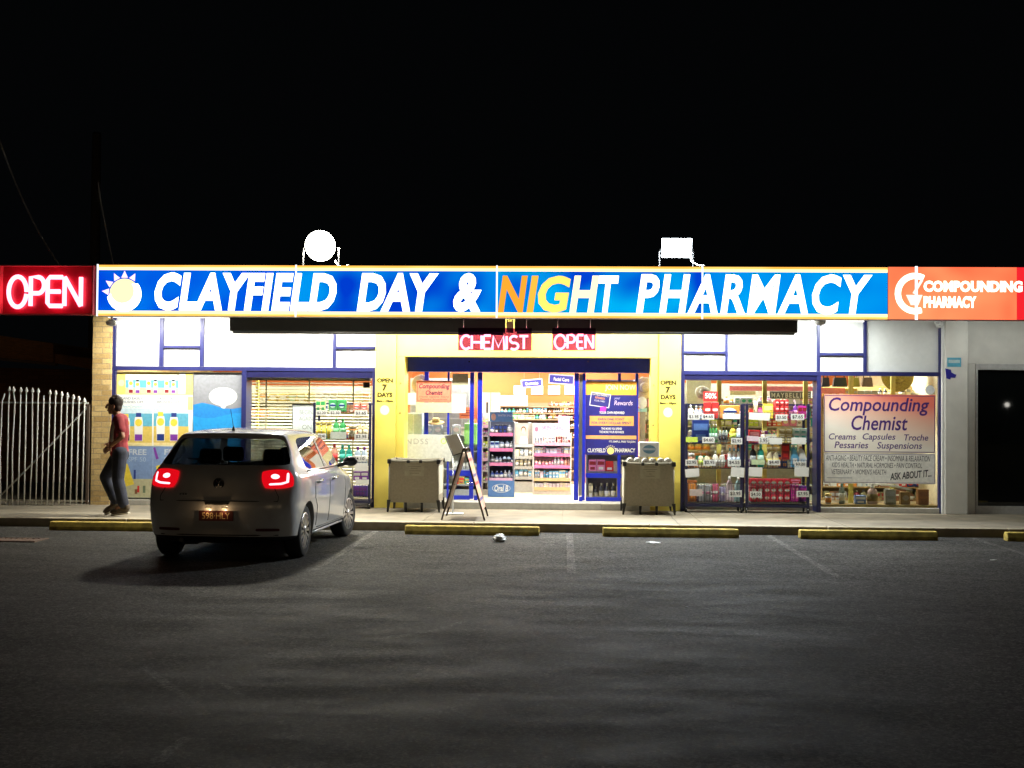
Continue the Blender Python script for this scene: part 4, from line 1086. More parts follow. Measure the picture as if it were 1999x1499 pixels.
def goods(kind, px0, px1, top, floor, Y, cols, label, group=None, n=1, rows=1, z=None, dep=None, jit=True):
    """n goods side by side (and rows on top of each other) filling a measured rectangle of a shelf"""
    x0, x1, z0, z1 = R(px0, top, px1, floor, Y); zf = z0 if z is None else z
    w_ = (x1-x0)/n; h = (z1-z0)/rows
    if n*rows > 1 and not group: group = 'identical goods: ' + label
    for k in range(rows):
        for i in range(n):
            me = goods_mesh(kind, w_*.94, h-.001, dep or min(.14, max(.05, w_*.7)), cols)
            o = bpy.data.objects.new(NAMES[kind][0], me); COL.objects.link(o)
            o.location = (x0+w_*(i+.5), Y+(random.uniform(-.008, .008) if jit else 0), zf+h*k+.0012)
            if jit: o.rotation_euler.z = random.uniform(-.07, .07)
            tag(o, label, NAMES[kind][1], group)
W = paper; cream = C(.75, .68, .45); red = C(.62, .03, .03); dred = C(.25, .015, .02); mag = C(.55, .03, .3); purple = C(.2, .04, .35); lime = C(.6, .75, .1)
green = C(.04, .32, .09); teal = C(.02, .35, .27); yel = C(.8, .62, .06); orng = C(.8, .3, .05); sky_ = C(.12, .4, .65); dkb = C(.015, .04, .22); pink = C(.75, .25, .42); paleb = C(.5, .62, .75); gold = C(.55, .42, .12); blk = C(.02, .02, .025); palep = C(.75, .6, .68); mint = C(.5, .72, .6); brown = C(.22, .09, .04); gry = C(.35, .36, .37)

# ------------------------------------------------------------------ wheeled racks
rackm = M('rack_navy', (.012, .013, .05), .4); wirem = M('wire_dark', (.05, .05, .055), .4, .5)
def rack(label, pxl, pxr, ptop, pbot, floors, Y0=-.32, Y1=.08):
    xa, xb = X(pxl, Y0), X(pxr, Y0); cx = (pxl+pxr)/2
    zt_ = P(cx, ptop, Y0).z; z0 = FZ+.09
    t = thing('wheeled_rack', label, 'display rack', ((xa+xb)/2, (Y0+Y1)/2, FZ))
    for x in (xa, xb):
        for y in (Y0, Y1):
            b = MB(); b.box(x-.02, x+.02, y-.018, y+.018, z0, zt_, bev=.004); b.build('post', rackm, t)
            b = MB(); b.cyl((x-.014, y, FZ+.04), (x+.014, y, FZ+.04), .04, n=14); b.box(x-.022, x+.022, y-.015, y+.015, FZ+.05, z0-.001); b.build('caster', black, t)
    b = MB(); b.box(xa+.021, xb-.021, Y1-.01, Y1+.01, zt_-.03, zt_); b.build('top_bar', rackm, t)
    b = MB(); b.box(xa-.02, xb+.02, Y0-.02, Y1+.02, z0+.001, z0+.04); b.build('base', rackm, t)
    for py, hh in floors:
        z = P(cx, py, Y0).z; b = MB(); rr = .0035
        n = int((xb-xa)/.045)
        for i in range(n+1):
            x = xa+.025+(xb-xa-.05)*i/n
            b.cyl((x, Y0-.005, z), (x, Y0-.005, z+hh), rr, n=5); b.cyl((x, Y0-.005, z), (x, Y1, z), rr, n=5)
        for k in range(3): b.cyl((xa+.02, Y0-.005, z+hh*k/2), (xb-.02, Y0-.005, z+hh*k/2), rr, n=5)
        for k in range(4): b.cyl((xa+.02, Y0+(Y1-Y0)*k/3, z-.004), (xb-.02, Y0+(Y1-Y0)*k/3, z-.004), rr, n=5)
        for x in (xa+.02, xb-.02): b.cyl((x, Y0, z+hh), (x, Y1, z+hh), rr, n=5)
        b.build('wire_basket', wirem, t)
    return t
def ticket(t, px, s=None, Y=-.345, m=None, rot=0, ink=None, name='price_ticket'):
    x0, x1, z0, z1 = R(*px, Y); b = MB(); b.box(x0, x1, Y, Y+.004, z0, z1)
    if rot:
        cx, cz = (x0+x1)/2, (z0+z1)/2
        b.xform(Matrix.Translation((cx, 0, cz)) @ Matrix.Rotation(rot, 4, 'Y') @ Matrix.Translation((-cx, 0, -cz)))
    o = b.build(name, m or paper, t)
    if s:
        w_, h = x1-x0, z1-z0
        text(o, s, (x0+w_*.1, x1-w_*.1, z0+h*.2, z1-h*.2), Y-.0005, ink or C(.02, .02, .03), fit='world', depth=.001, rot=-rot, bold=.01)
    return o
FL = [(818, .1), (866, .1), (914, .13), (981, .3)]
ra = rack('blue wheeled wire rack of household goods against the window, left of two', 1340, 1448, 788, 985, FL)
rb = rack('blue wheeled wire rack with red packs on its bottom shelf, right of two', 1458, 1578, 788, 985, FL)
for px, s, m, r_ in (((1343, 808, 1366, 819), '$3.95', None, 0), ((1370, 808, 1394, 819), '$4.65', None, 0), ((1411, 808, 1445, 818), None, None, 0), ((1339, 853, 1362, 863), None, lime, 0),
                  ((1371, 853, 1395, 865), '$4.60', None, 0), ((1427, 855, 1449, 867), '$2.95', None, 0), ((1338, 897, 1361, 909), '$2.95', None, 0), ((1373, 897, 1397, 909), '$2.95', None, 0),
                  ((1421, 897, 1446, 909), '$4.55', None, 0), ((1338, 915, 1365, 931), None, None, -.1), ((1427, 912, 1453, 931), None, None, .06), ((1346, 955, 1371, 968), None, C(.6, .5, .48), 0), ((1423, 957, 1448, 970), '$3.95', None, 0)):
    ticket(ra, px, s, m=m, rot=r_, name='price_ticket' if s or r_ == 0 else 'notice')
for px, s, m, r_ in (((1462, 806, 1503, 820), None, None, .05), ((1514, 809, 1537, 821), '$3.50', None, 0), ((1544, 808, 1570, 820), '$7.65', None, 0), ((1458, 851, 1481, 861), None, palep, .05), ((1481, 853, 1500, 866), '3.95', None, 0),
                  ((1502, 855, 1527, 867), None, None, 0), ((1545, 854, 1573, 867), None, None, 0), ((1467, 897, 1493, 907), None, C(.55, .68, .42), 0), ((1499, 897, 1523, 908), '$4.40', None, 0), ((1551, 901, 1574, 911), '$3.20', None, 0),
                  ((1462, 912, 1488, 930), None, None, .03), ((1551, 912, 1579, 930), None, None, .03), ((1464, 959, 1487, 971), '$4.50', None, 0), ((1555, 958, 1579, 970), '$7.95', None, 0)):
    ticket(rb, px, s, m=m, rot=r_, name='price_ticket' if s or r_ == 0 else 'notice')
x0, x1, z0, z1 = R(1373, 764, 1400, 783, -.14); 
o = ticket(ra, (1373, 764, 1401, 783), None, Y=-.14, m=red, name='sale_card'); text(o, '50%', (1376, 767, 1399, 778), -.1405, W, bold=.02, depth=.001)
GY_ = -.16
A_ = 'on the left wheeled rack'; B_ = 'on the right wheeled rack'
for it in (('round', 1343, 1354, 790, 817, [C(.7, .66, .75), W], 'pale lilac bottle at the left end of the top shelf ' + A_, 1), ('bottle', 1355, 1372, 792, 817, [C(.3, .4, .6), W, palep], 'blue bottle left of the red packs, top shelf ' + A_, 2),
           ('pack', 1373, 1403, 785, 817, [red, C(.8, .2, .15), W], 'red packet stacked under the fifty percent card, top shelf ' + A_, 2), ('pack', 1404, 1444, 791, 817, [orng, W, dkb], 'orange and white packet at the right of the top shelf ' + A_, 1),
           ('box', 1350, 1384, 820, 865, [dkb, C(.1, .2, .5)], 'tall dark blue box behind the white pump bottle, second shelf ' + A_, 1), 
           ('pump', 1352, 1362, 828, 864, [W, W, pink], 'white pump bottle before the dark blue box, second shelf ' + A_, 1), ('bottle', 1383, 1401, 828, 864, [C(.1, .4, .12), W, mint], 'slim green topped bottle amid the second shelf ' + A_, 3),
           ('bottle', 1403, 1421, 834, 864, [C(.4, .45, .42), blk], 'clear slim bottle beside the green ones, second shelf ' + A_, 3), ('bottle', 1424, 1437, 828, 864, [yel, lime], 'bright yellow bottle on the second shelf ' + A_, 1), ('bottle', 1437, 1448, 828, 864, [W, paleb, paleb], 'white bottle beside the yellow one, second shelf ' + A_, 1),
           ('tub', 1343, 1356, 884, 912, [brown, W, C(.6, .4, .3)], 'brown tub at the left end of the third shelf ' + A_, 1), ('pump', 1362, 1386, 880, 912, [cream, W, lime], 'cream pump bottle with a lime label, third shelf ' + A_, 2),
           ('round', 1390, 1416, 880, 912, [C(.75, .72, .62), W, W], 'round cream bottle in the middle of the third shelf ' + A_, 2), ('bottle', 1420, 1446, 874, 912, [W, sky_, paleb], 'white blue capped bottle at right of third shelf ' + A_, 3),
           ('box', 1342, 1360, 937, 979, [C(.4, .12, .03), orng], 'brown box at the bottom left ' + A_, 1), ('pack', 1362, 1388, 946, 979, [gry, W, pink], 'grey packet behind the wire at the bottom ' + A_, 2), ('pack', 1390, 1403, 944, 979, [C(.7, .15, .25), W], 'pink red packet in the bottom basket ' + A_, 1),
           ('pack', 1404, 1416, 950, 979, [C(.4, .36, .55), W], 'lilac packet in the bottom basket ' + A_, 1)):
    goods(it[0], it[1], it[2], it[3], it[4], GY_, it[5], it[6], None, it[7])
for a, c, cc, lab in ((1416, 1432, palep, 'pink white detergent bottle'), (1433, 1449, C(.45, .7, .75), 'aqua detergent bottle')):
    goods('detergent', a, c, 930, 979, -.22, [cc, W, C(.5, .35, .45)], lab + ' standing in the bottom basket ' + A_)
for it in (('box', 1462, 1470, 796, 817, [brown, red], 'small brown box at the top left ' + B_, 1, 1), ('tube', 1471, 1480, 782, 817, [C(.85, .65, .4), W], 'tall cream tube standing at the top left ' + B_, 1, 1), ('box', 1480, 1488, 796, 817, [mag, pink], 'magenta box between tube and yellow box ' + B_, 1, 1),
           ('box', 1489, 1509, 788, 817, [yel, C(.85, .75, .3)], 'yellow box on the top shelf ' + B_, 1, 1), ('pack', 1511, 1538, 780, 817, [red, C(.85, .3, .25), W], 'red tin stacked three high on the top shelf ' + B_, 3, 3),
           ('box', 1539, 1548, 800, 817, [purple, pink], 'purple box on the top shelf ' + B_, 1, 1), ('pump', 1548, 1557, 781, 817, [purple, palep, pink], 'tall purple bottle on the top shelf ' + B_, 1, 1), ('box', 1558, 1574, 792, 817, [mag, dred], 'dark magenta box at the right of the top shelf ' + B_, 2, 1),
           ('box', 1461, 1483, 839, 864, [red, C(.8, .3, .3)], 'flat red box on the second shelf ' + B_, 1, 1), ('tub', 1485, 1493, 842, 864, [W, cream], 'little white tub on the second shelf ' + B_, 1, 1), ('box', 1494, 1516, 848, 864, [cream, W], 'low cream box on the second shelf ' + B_, 2, 1),
           ('box', 1518, 1545, 836, 864, [gold, cream], 'gold box stacked on the second shelf ' + B_, 2, 3), ('box', 1547, 1573, 836, 864, [mint, W, teal], 'mint box stacked on the second shelf ' + B_, 2, 3),
           ('bottle', 1463, 1477, 869, 912, [blk, C(.4, .02, .02), gry], 'black bottle at the left of the third shelf ' + B_, 1, 1), ('bottle', 1478, 1492, 867, 912, [teal, C(.05, .5, .35), mint], 'teal bottle beside the black one, third shelf ' + B_, 1, 1),
           ('round', 1495, 1521, 875, 912, [cream, cream, yel], 'pale yellow bottle on the third shelf ' + B_, 2, 1), ('box', 1525, 1541, 866, 897, [dred, red], 'dark red box on the third shelf ' + B_, 1, 1),
           ('spray', 1544, 1559, 870, 912, [sky_, W, W], 'blue spray bottle on the third shelf ' + B_, 1, 1), ('spray', 1559, 1574, 872, 912, [W, orng, paleb], 'white spray bottle with an orange top, third shelf ' + B_, 1, 1),
           ('pack', 1463, 1541, 934, 979, [C(.66, .03, .06), C(.7, .45, .3), W], 'red round fronted packet in the bottom basket ' + B_, 6, 3), ('pack', 1542, 1558, 946, 979, [mag, pink], 'magenta packet in the bottom basket ' + B_, 2, 2), ('box', 1559, 1575, 948, 979, [purple, mag], 'purple box at the bottom right ' + B_, 1, 1),
           ('box', 1541, 1563, 934, 945, [red, pink], 'flat red box above the magenta packets ' + B_, 1, 1)):
    goods(it[0], it[1], it[2], it[3], it[4], GY_, it[5], it[6], None, it[7], it[8], dep=.2 if it[8] > 1 else None, jit=it[8] == 1)
# rack in front of the left window, partly behind the car
rc = rack('blue wheeled wire rack of soap and sunscreen behind the silver car', 614, 723, 786, 985, [(806, .07), (858, .08), (908, .1), (970, .2)])
for px, s, m in (((617, 801, 638, 811), '$2.20', None), ((643, 801, 665, 811), '$2.50', None), ((692, 801, 717, 812), '$3.65', None), ((620, 846, 636, 857), '$2.40', None), ((645, 843, 676, 857), None, C(.5, .55, .5)), ((692, 847, 718, 858), '$3.95', None), ((688, 890, 714, 901), '$4.10', None), ((692, 904, 718, 919), None, None), ((694, 936, 720, 945), None, None)):
    ticket(rc, px, s, m=m)
C_ = 'on the rack behind the car'
for it in (('box', 617, 636, 780, 804, [C(.75, .78, .4), green], 'pale green box on the top shelf ' + C_, 2), ('pack', 642, 677, 780, 804, [green, mint, dkb], 'green packet on the top shelf ' + C_, 2), ('pack', 690, 719, 785, 804, [C(.7, .3, .2), W, red], 'red and white packet on the top shelf ' + C_, 2),
           ('tub', 617, 648, 822, 856, [yel, C(.85, .7, .25), yel], 'yellow tub on the second shelf ' + C_, 3), ('bottle', 650, 676, 816, 856, [green, C(.1, .4, .15), C(.15, .5, .2)], 'green bottle on the second shelf ' + C_, 2), ('tub', 680, 697, 830, 856, [orng, cream], 'orange tub on the second shelf ' + C_, 1),
           ('bottle', 698, 719, 822, 856, [C(.8, .6, .35), W, cream], 'cream bottle on the second shelf ' + C_, 2), ('bottle', 646, 660, 866, 906, [C(.7, .35, .25), red], 'coral bottle on the third shelf ' + C_, 1), ('bottle', 662, 688, 868, 906, [teal, C(.05, .5, .4)], 'teal bottle on the third shelf ' + C_, 2),
           ('bottle', 692, 718, 872, 906, [paleb, purple, W], 'pale bottle with a purple cap on the third shelf ' + C_, 2), ('box', 690, 720, 920, 938, [purple, W], 'purple box on the bottom shelf ' + C_, 2), ('box', 690, 720, 948, 968, [C(.12, .05, .4), purple], 'dark violet box at the bottom ' + C_, 1)):
    goods(it[0], it[1], it[2], it[3], it[4], GY_, it[5], it[6], None, it[7])

# ------------------------------------------------------------------ two fabric bins (folding cots) on the footpath
binf = M('taupe_fabric', (.32, .295, .23), .85, var=.1, scale=30, bump=.1); binm = M('mesh_side', (.62, .6, .5), .8, var=.15, scale=60)
def cot(pxl, pxr, ptop, pbot, label):
    Y0 = -.93; Y1 = -.2
    xa, xb = X(pxl, Y0), X(pxr, Y0); cx = (pxl+pxr)/2; zt_ = P(cx, ptop, Y0).z; zb = P(cx, pbot, Y0).z
    t = thing('fabric_bin', label, 'bin', ((xa+xb)/2, (Y0+Y1)/2, FZ))
    # slightly slack fabric front and back
    for y, s in ((Y0, -1), (Y1, 1)):
        b = MB(); n = 10; g = [[b.bm.verts.new((xa+(xb-xa)*i/n, y+s*(.012*math.sin(PI*i/n)*math.sin(PI*k/n)), zb+(zt_-.02-zb)*k/n-.012*math.sin(PI*i/n)*(k/n))) for k in range(n+1)] for i in range(n+1)]
        for i in range(n):
            for k in range(n): b.bm.faces.new((g[i][k], g[i+1][k], g[i+1][k+1], g[i][k+1])).smooth = True
        b.build('fabric_panel', binf, t)
    for s, x in ((-1, xa), (1, xb)):
        b = MB(); b.box(x-.004, x+.004, Y0+.03, Y1-.03, zb+.12, zt_-.08); b.build('mesh_panel', binm, t)
        b = MB(); b.box(x-.006, x+.006, Y0+.03, Y1-.03, zb, zb+.119); b.box(x-.006, x+.006, Y0+.03, Y1-.03, zt_-.079, zt_-.02); b.build('side_band', binf, t)
    b = MB(); b.box(xa+.01, xb-.01, Y0+.02, Y1-.02, zb+.01, zb+.03); b.build('floor_panel', binf, t)
    b = MB(); loop = [(xa, Y0, zt_), ((xa+xb)/2, Y0, zt_-.018), (xb, Y0, zt_), (xb, Y1, zt_), ((xa+xb)/2, Y1, zt_-.018), (xa, Y1, zt_)]
    b.tube(loop, .022, 8, closed=True); b.build('top_rail', M('taupe_edge', (.2, .185, .14), .8), t)
    for x in (xa, xb):
        for y in (Y0, Y1):
            b = MB(); b.box(x-.03, x+.03, y-.03, y+.03, zt_-.05, zt_+.022, bev=.012); b.build('corner_cap', black, t)
            s = 1 if x == xb else -1
            b = MB(); b.prism([(x-.028, zb+.04), (x+.028, zb+.04), (x+.012+s*.018, FZ+.004), (x-.012+s*.018, FZ+.004)], y-.02, y+.02); b.build('leg', black, t)
            b = MB(); b.cyl((x, y, zb+.03), (x, y, zt_-.05), .012, n=8); b.build('corner_post', binf, t)
    for k in (.33, .66):
        b = MB(); x = xa+(xb-xa)*k; b.cyl((x, Y0+.05, FZ+.003), (x, Y0+.05, zb+.01), .018, .022, 8); b.build('middle_foot', black, t)
    return t, Y0, zt_
t, y0, zt1 = cot(761, 857, 899, 981, 'empty grey brown fabric bin left of the sandwich board')
b = MB(); q = R(790, 902, 828, 929, y0-.03); b.box(q[0], q[1], y0-.034, y0-.03, q[2], q[3])
lf_ = b.build('notice', M('notice_paper', (.36, .34, .26), .7), t)
for k, (a, c) in enumerate(((798, 820), (796, 822), (802, 815), (798, 821), (800, 818))):
    b = MB(); q = R(a, 905+4.5*k, c, 906.2+4.5*k, y0-.0345); b.box(q[0], q[1], y0-.0352, y0-.0342, q[2], q[3]); b.build('writing_line', C(.2, .18, .13), lf_)
for px in (797, 821):
    b = MB(); q = R(px-3, 898, px+3, 904, y0-.04); b.box(q[0], q[1], y0-.045, y0-.02, q[2], q[3], bev=.004); b.build('clip', black, t)
t, y0, zt2_ = cot(1220, 1316, 904, 988, 'grey brown fabric bin filled with white paper rolls')
b = MB(); q = R(1250, 907, 1289, 934, y0-.03); b.box(q[0], q[1], y0-.034, y0-.03, q[2], q[3])
lf_ = b.build('notice', MC['notice_paper'], t)
for k, (a, c) in enumerate(((1258, 1282), (1256, 1283), (1262, 1279), (1267, 1272), (1262, 1278))):
    b = MB(); q = R(a, 911+4.5*k, c, 912.2+4.5*k, y0-.0345); b.box(q[0], q[1], y0-.0352, y0-.0342, q[2], q[3]); b.build('writing_line', C(.2, .18, .13), lf_)
for px in (1255, 1282):
    b = MB(); q = R(px-3, 903, px+3, 909, y0-.04); b.box(q[0], q[1], y0-.045, y0-.02, q[2], q[3], bev=.004); b.build('clip', black, t)
grc = C(.45, .44, .4)
for a, c in ((1223, 1252), (1252, 1282), (1282, 1312)):
    goods('rolls', a, c, 888.5, 903, -.82, [W, grc, C(.6, .6, .56)], 'white paper roll pack lying in the front of the right fabric bin', 'paper roll packs in the right bin', z=zt2_-.04, dep=.2, jit=False)
    goods('rolls', a, c, 888.5, 903, -.58, [W, grc, C(.6, .6, .56)], 'white paper roll pack lying further back in the right fabric bin', 'back paper roll packs in the right bin', z=zt2_-.04, dep=.2, jit=False)
goods('pack', 1246, 1287, 861, 890, -.62, [W, C(.12, .25, .35), C(.5, .55, .6)], 'large white packet with a blue oval on top of the paper rolls', z=zt2_+.085, dep=.24, jit=False)
b = MB(); q = R(1220, 960, 1316, 990, -.8)
for zz, lab in ((zt2_-.16, 'white paper rolls hidden lower in the right bin'),): b.box(X(1226, -.8), X(1310, -.8), -.9, -.25, zz-.1, zz+.1); tag(b.build('paper_roll_pack', W), lab, 'packet')
# ------------------------------------------------------------------ sandwich board
yA, yB = -2.28, -1.5
l0, r0_ = P(862, 1014, yA), P(946, 1016, yA); ap = P(906, 877, yA)
t = thing('sandwich_board', 'folding sandwich board standing edge on beside the left fabric bin', 'sign board', ((l0.x+r0_.x)/2, (yA+yB)/2, FZ))
wdk = M('dark_wood', (.035, .025, .018), .6, var=.3, stretch=(6, 6, 1)); brd = M('board_peach', (.62, .36, .28), .6, var=.25, scale=4)
for s, ft in ((-1, l0), (1, r0_)):
    top = Vector((ap.x+s*.012, 0, ap.z)); bot = Vector((ft.x, 0, FZ+.003)); d = (bot-top).normalized(); nrm = Vector((-d.z, 0, d.x))*s
    if nrm.x*s < 0: nrm = -nrm
    for y in (yA, yB):
        b = MB(); pts = [top-nrm*.012, top+nrm*.012, bot+nrm*.012, bot-nrm*.012]
        b.prism([(p.x, p.z) for p in pts], y-.014, y+.014); b.build('leg', wdk, t)
    a = top+d*.06; c = top+d*.86*((bot-top).length)
    b = MB(); pts = [a-nrm*.006, a+nrm*.008, c+nrm*.008, c-nrm*.006]; b.prism([(p.x, p.z) for p in pts], yA+.015, yB-.015)
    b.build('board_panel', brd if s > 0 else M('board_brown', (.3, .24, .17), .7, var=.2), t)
    if s > 0:
        for k in range(6):
            p = a+(c-a)*(.1+.14*k)+nrm*.0095; b = MB(); w_ = .04
            b.prism([(p.x-nrm.x*.001, p.z-nrm.z*.001), (p.x+nrm.x*.001, p.z+nrm.z*.001), (p.x+nrm.x*.001+d.x*w_, p.z+nrm.z*.001+d.z*w_), (p.x-nrm.x*.001+d.x*w_, p.z-nrm.z*.001+d.z*w_)], yA+.08, yB-.1+.06*(k % 2)-.05)
            b.build('writing_line', (red, C(.75, .5, .15), dkb)[k % 3], t)
b = MB(); b.cyl((ap.x, yA-.02, ap.z+.005), (ap.x, yB+.02, ap.z+.005), .012, n=8); b.build('hinge', black, t)
for y in (yA+.02, yB-.02):
    b = MB(); m0 = l0.lerp(ap, .5); m1 = r0_.lerp(ap, .5); b.tube([(m0.x, y, m0.z), ((m0.x+m1.x)/2, y, m0.z-.03), (m1.x, y, m1.z)], .004, 5); b.build('chain', chrome, t)
# leaflet stand behind it
yS = -1.15; p0 = P(884, 993, yS); 
t = thing('leaflet_stand', 'slim white stand with a tilted paper tray behind the sandwich board', 'stand', (p0.x, yS, FZ))
b = MB(); b.box(p0.x-.14, p0.x+.16, yS-.12, yS+.12, FZ+.001, FZ+.014, bev=.004); b.build('base', white, t)
b = MB(); b.cyl((p0.x, yS, FZ+.014), (p0.x, yS, P(884, 890, yS).z), .012, n=10); b.build('pole', alu, t)
b = MB(); a, c, e, g_ = (P(870, 850, yS), P(893, 847, yS), P(908, 880, yS), P(886, 888, yS))
b.prism([(v.x, v.z) for v in (a, c, e, g_)], yS-.05, yS+.1); b.build('tray', white, t)
b = MB(); off = Vector((-.01, 0, -.012)); b.tube([a+off, g_+off, e+off], .008, 6, closed=False); b.build('tray_edge', black, t)
# ------------------------------------------------------------------ posters and papers on the glass
def sheet(name, px, Y, label, cat, m, th=.002):
    x0, x1, z0, z1 = R(*px, Y); t = thing(name, label, cat, ((x0+x1)/2, Y, z0))
    b = MB(); b.box(x0, x1, Y-th, Y, z0, z1); b.build('sheet', m, t); return t
def area_on(t, px, Y, m, name='colour_field', th=.001):
    b = MB(); q = R(*px, Y); b.box(q[0], q[1], Y-th, Y, q[2], q[3]); return b.build(name, m, t)
def disc_on(t, px, Y, m, name='colour_field', th=.001, n=28):
    x0, x1, z0, z1 = R(*px, Y); b = MB(); cx, cz, rx_, rz = (x0+x1)/2, (z0+z1)/2, (x1-x0)/2, (z1-z0)/2
    b.prism([(cx+rx_*math.cos(2*PI*i/n), cz+rz*math.sin(2*PI*i/n)) for i in range(n)], Y-th, Y); return b.build(name, m, t)
def poly_on(t, pts, Y, m, name='colour_field', th=.001):
    b = MB(); b.prism([(P(a, c, Y).x, P(a, c, Y).z) for a, c in pts], Y-th, Y); return b.build(name, m, t)
def sun_bottle(t, px, Y, cap, low, yl=yel):
    x0, y0, x1, y1 = px; h = y1-y0; w_ = x1-x0; u = lambda f: y0+h*f
    poly_on(t, [(x0+w_*.1, u(.14)), (x1-w_*.1, u(.14)), (x1, u(.3)), (x1-w_*.05, u(.95)), (x0+w_*.05, u(.95)), (x0, u(.3))], Y, W, 'printed_bottle')
    area_on(t, (x0+w_*.2, u(0), x1-w_*.2, u(.135)), Y-.0002, cap, 'printed_cap'); disc_on(t, (x0+w_*.1, u(.2), x1-w_*.1, u(.45)), Y-.0012, yl, 'printed_label')
    area_on(t, (x0+w_*.08, u(.72), x1-w_*.08, u(.93)), Y-.0012, low, 'printed_band')
PYL = .028
seab = C(.12, .42, .58); sand = C(.7, .52, .12); pblue = C(.2, .3, .52); skyp = C(.55, .68, .75)
t = sheet('sunscreen_poster', (228, 727, 376, 770), PYL, 'yellow strip poster of six sunscreen bottles on a beach, top of left window', 'poster', C(.85, .68, .18))
area_on(t, (245, 731, 349, 742), PYL-.0022, C(.6, .66, .68)); area_on(t, (245, 742, 349, 757), PYL-.0022, seab); area_on(t, (245, 757, 349, 769), PYL-.0022, C(.72, .6, .35))
area_on(t, (349, 727.5, 362, 769), PYL-.0022, W); disc_on(t, (231, 741, 243, 754), PYL-.0022, cream)
for i, x in enumerate((251, 264, 286, 299, 321, 334)): sun_bottle(t, (x, 738+3*(i % 2), x+9, 769), PYL-.0034, blk if i % 2 else cream, purple if i % 2 else dred)
text(t, 'SAND EASILY BRUSHES OFF', (262, 733, 335, 737), PYL-.0034, C(.1, .15, .2), depth=.0006)
t = sheet('sunscreen_poster', (228, 770.5, 376, 871), PYL, 'pair of beach posters reading sand easily brushes off, left window', 'poster', W)
for k, x in enumerate((0, 71)):
    area_on(t, (229+x, 797, 297+x, 807), PYL-.0022, skyp); area_on(t, (229+x, 807, 297+x, 832), PYL-.0022, seab); area_on(t, (229+x, 832, 297+x, 864), PYL-.0022, sand); area_on(t, (229+x, 864, 297+x, 870), PYL-.0022, C(.85, .72, .35))
    text(t, 'SAND EASILY', (237+x, 775, 279+x, 780), PYL-.0022, C(.08, .14, .2), depth=.0006, bold=.01); text(t, 'BRUSHES OFF', (236+x, 782, 280+x, 787), PYL-.0022, C(.08, .14, .2), depth=.0006, bold=.01)
    text(t, 'BeachComplete', (239+x, 791, 277+x, 797), PYL-.0024, seab, shear=.3, depth=.0006)
for px, cap, low in (((239, 808, 254, 864), yel, blk), ((262, 806, 279, 864), dkb, purple), ((305, 804, 322, 864), yel, dkb), ((331, 806, 348, 864), dkb, purple)): sun_bottle(t, px, PYL-.0034, cap, low)
t = sheet('sunscreen_poster', (228, 871.5, 376, 972), PYL, 'pair of blue posters with slanted yellow tubes, bottom of left window', 'poster', pblue)
area_on(t, (228.5, 935, 367, 971.5), PYL-.0022, C(.5, .48, .3))
for x in (0, 70):
    area_on(t, (297.5+x if x == 0 else 366, 872, 299 if x == 0 else 367.5, 971), PYL-.0024, C(.3, .4, .6))
    text(t, 'FREE', (251+x, 877, 286+x, 888), PYL-.0022, C(.55, .6, .65), depth=.0006, bold=.02); text(t, 'SPF 50', (250+x, 892, 285+x, 901), PYL-.0022, C(.4, .5, .65), depth=.0006)
    poly_on(t, [(234+x, 910), (249+x, 905), (262+x, 945), (245+x, 950)], PYL-.0034, yel, 'printed_tube'); poly_on(t, [(229+x, 874), (233+x, 873), (240+x, 895), (235+x, 897)], PYL-.0034, purple, 'printed_cap')
    for a, c, d, e, m in ((261, 917, 265, 935, dkb), (268, 948, 272, 961, red), (279, 948, 284, 962, C(.15, .2, .12)), (263, 955, 268, 964, brown)): area_on(t, (a+x, c, d+x, e), PYL-.0036, m, 'printed_figure')
t = sheet('grey_poster', (376.5, 727, 472, 972), PYL, 'plain pale grey window poster with a white speech bubble, left of the blue post', 'poster', C(.24, .25, .28))
disc_on(t, (408, 756, 463, 792), PYL-.0022, W, 'speech_bubble'); poly_on(t, [(428, 789), (444, 789), (436, 801)], PYL-.0012, W, 'bubble_tail')
text(t, 'HEALTHY KIDS', (413, 770, 456, 776), PYL-.0034, C(.45, .55, .65), depth=.0006); 
poly_on(t, [(377, 790), (395, 786), (415, 790), (435, 797), (455, 798), (471.5, 795), (471.5, 970), (377, 970)], PYL-.0018, C(.02, .22, .62), 'blue_field')
poly_on(t, [(377, 812), (395, 816), (415, 816), (438, 811), (455, 807), (471.5, 806), (471.5, 970), (377, 970)], PYL-.0024, C(.02, .3, .72), 'blue_field')
t = sheet('yellow_strip_poster', (366.5, 774.5, 376, 800), PYL-.0035, 'narrow yellow strip sticker beside the grey poster', 'sticker', C(.8, .65, .25))

# chemist poster, right window
CY = .027
grd, n_, o_ = nodes('chemist_poster_paper')
bs = n_.nodes.new('ShaderNodeBsdfPrincipled'); bs.inputs['Roughness'].default_value = .4
tcx = n_.nodes.new('ShaderNodeTexCoord'); sx = n_.nodes.new('ShaderNodeSeparateXYZ'); n_.links.new(tcx.outputs['Generated'], sx.inputs[0])
mm = n_.nodes.new('ShaderNodeMath'); mm.operation = 'MULTIPLY_ADD'; mm.inputs[1].default_value = .42; mm.inputs[2].default_value = -.22
n_.links.new(sx.outputs['X'], mm.inputs[0]); ma = n_.nodes.new('ShaderNodeMath'); ma.operation = 'ADD'; n_.links.new(sx.outputs['Z'], ma.inputs[0]); n_.links.new(mm.outputs[0], ma.inputs[1])
rp_ = n_.nodes.new('ShaderNodeValToRGB'); els = rp_.color_ramp.elements
els[0].position = .25; els[0].color = (.85, .78, .68, 1); els[1].position = 1; els[1].color = (.85, .2, .14, 1); e2 = els.new(.65); e2.color = (.82, .5, .38, 1)      # printed gradient of the poster
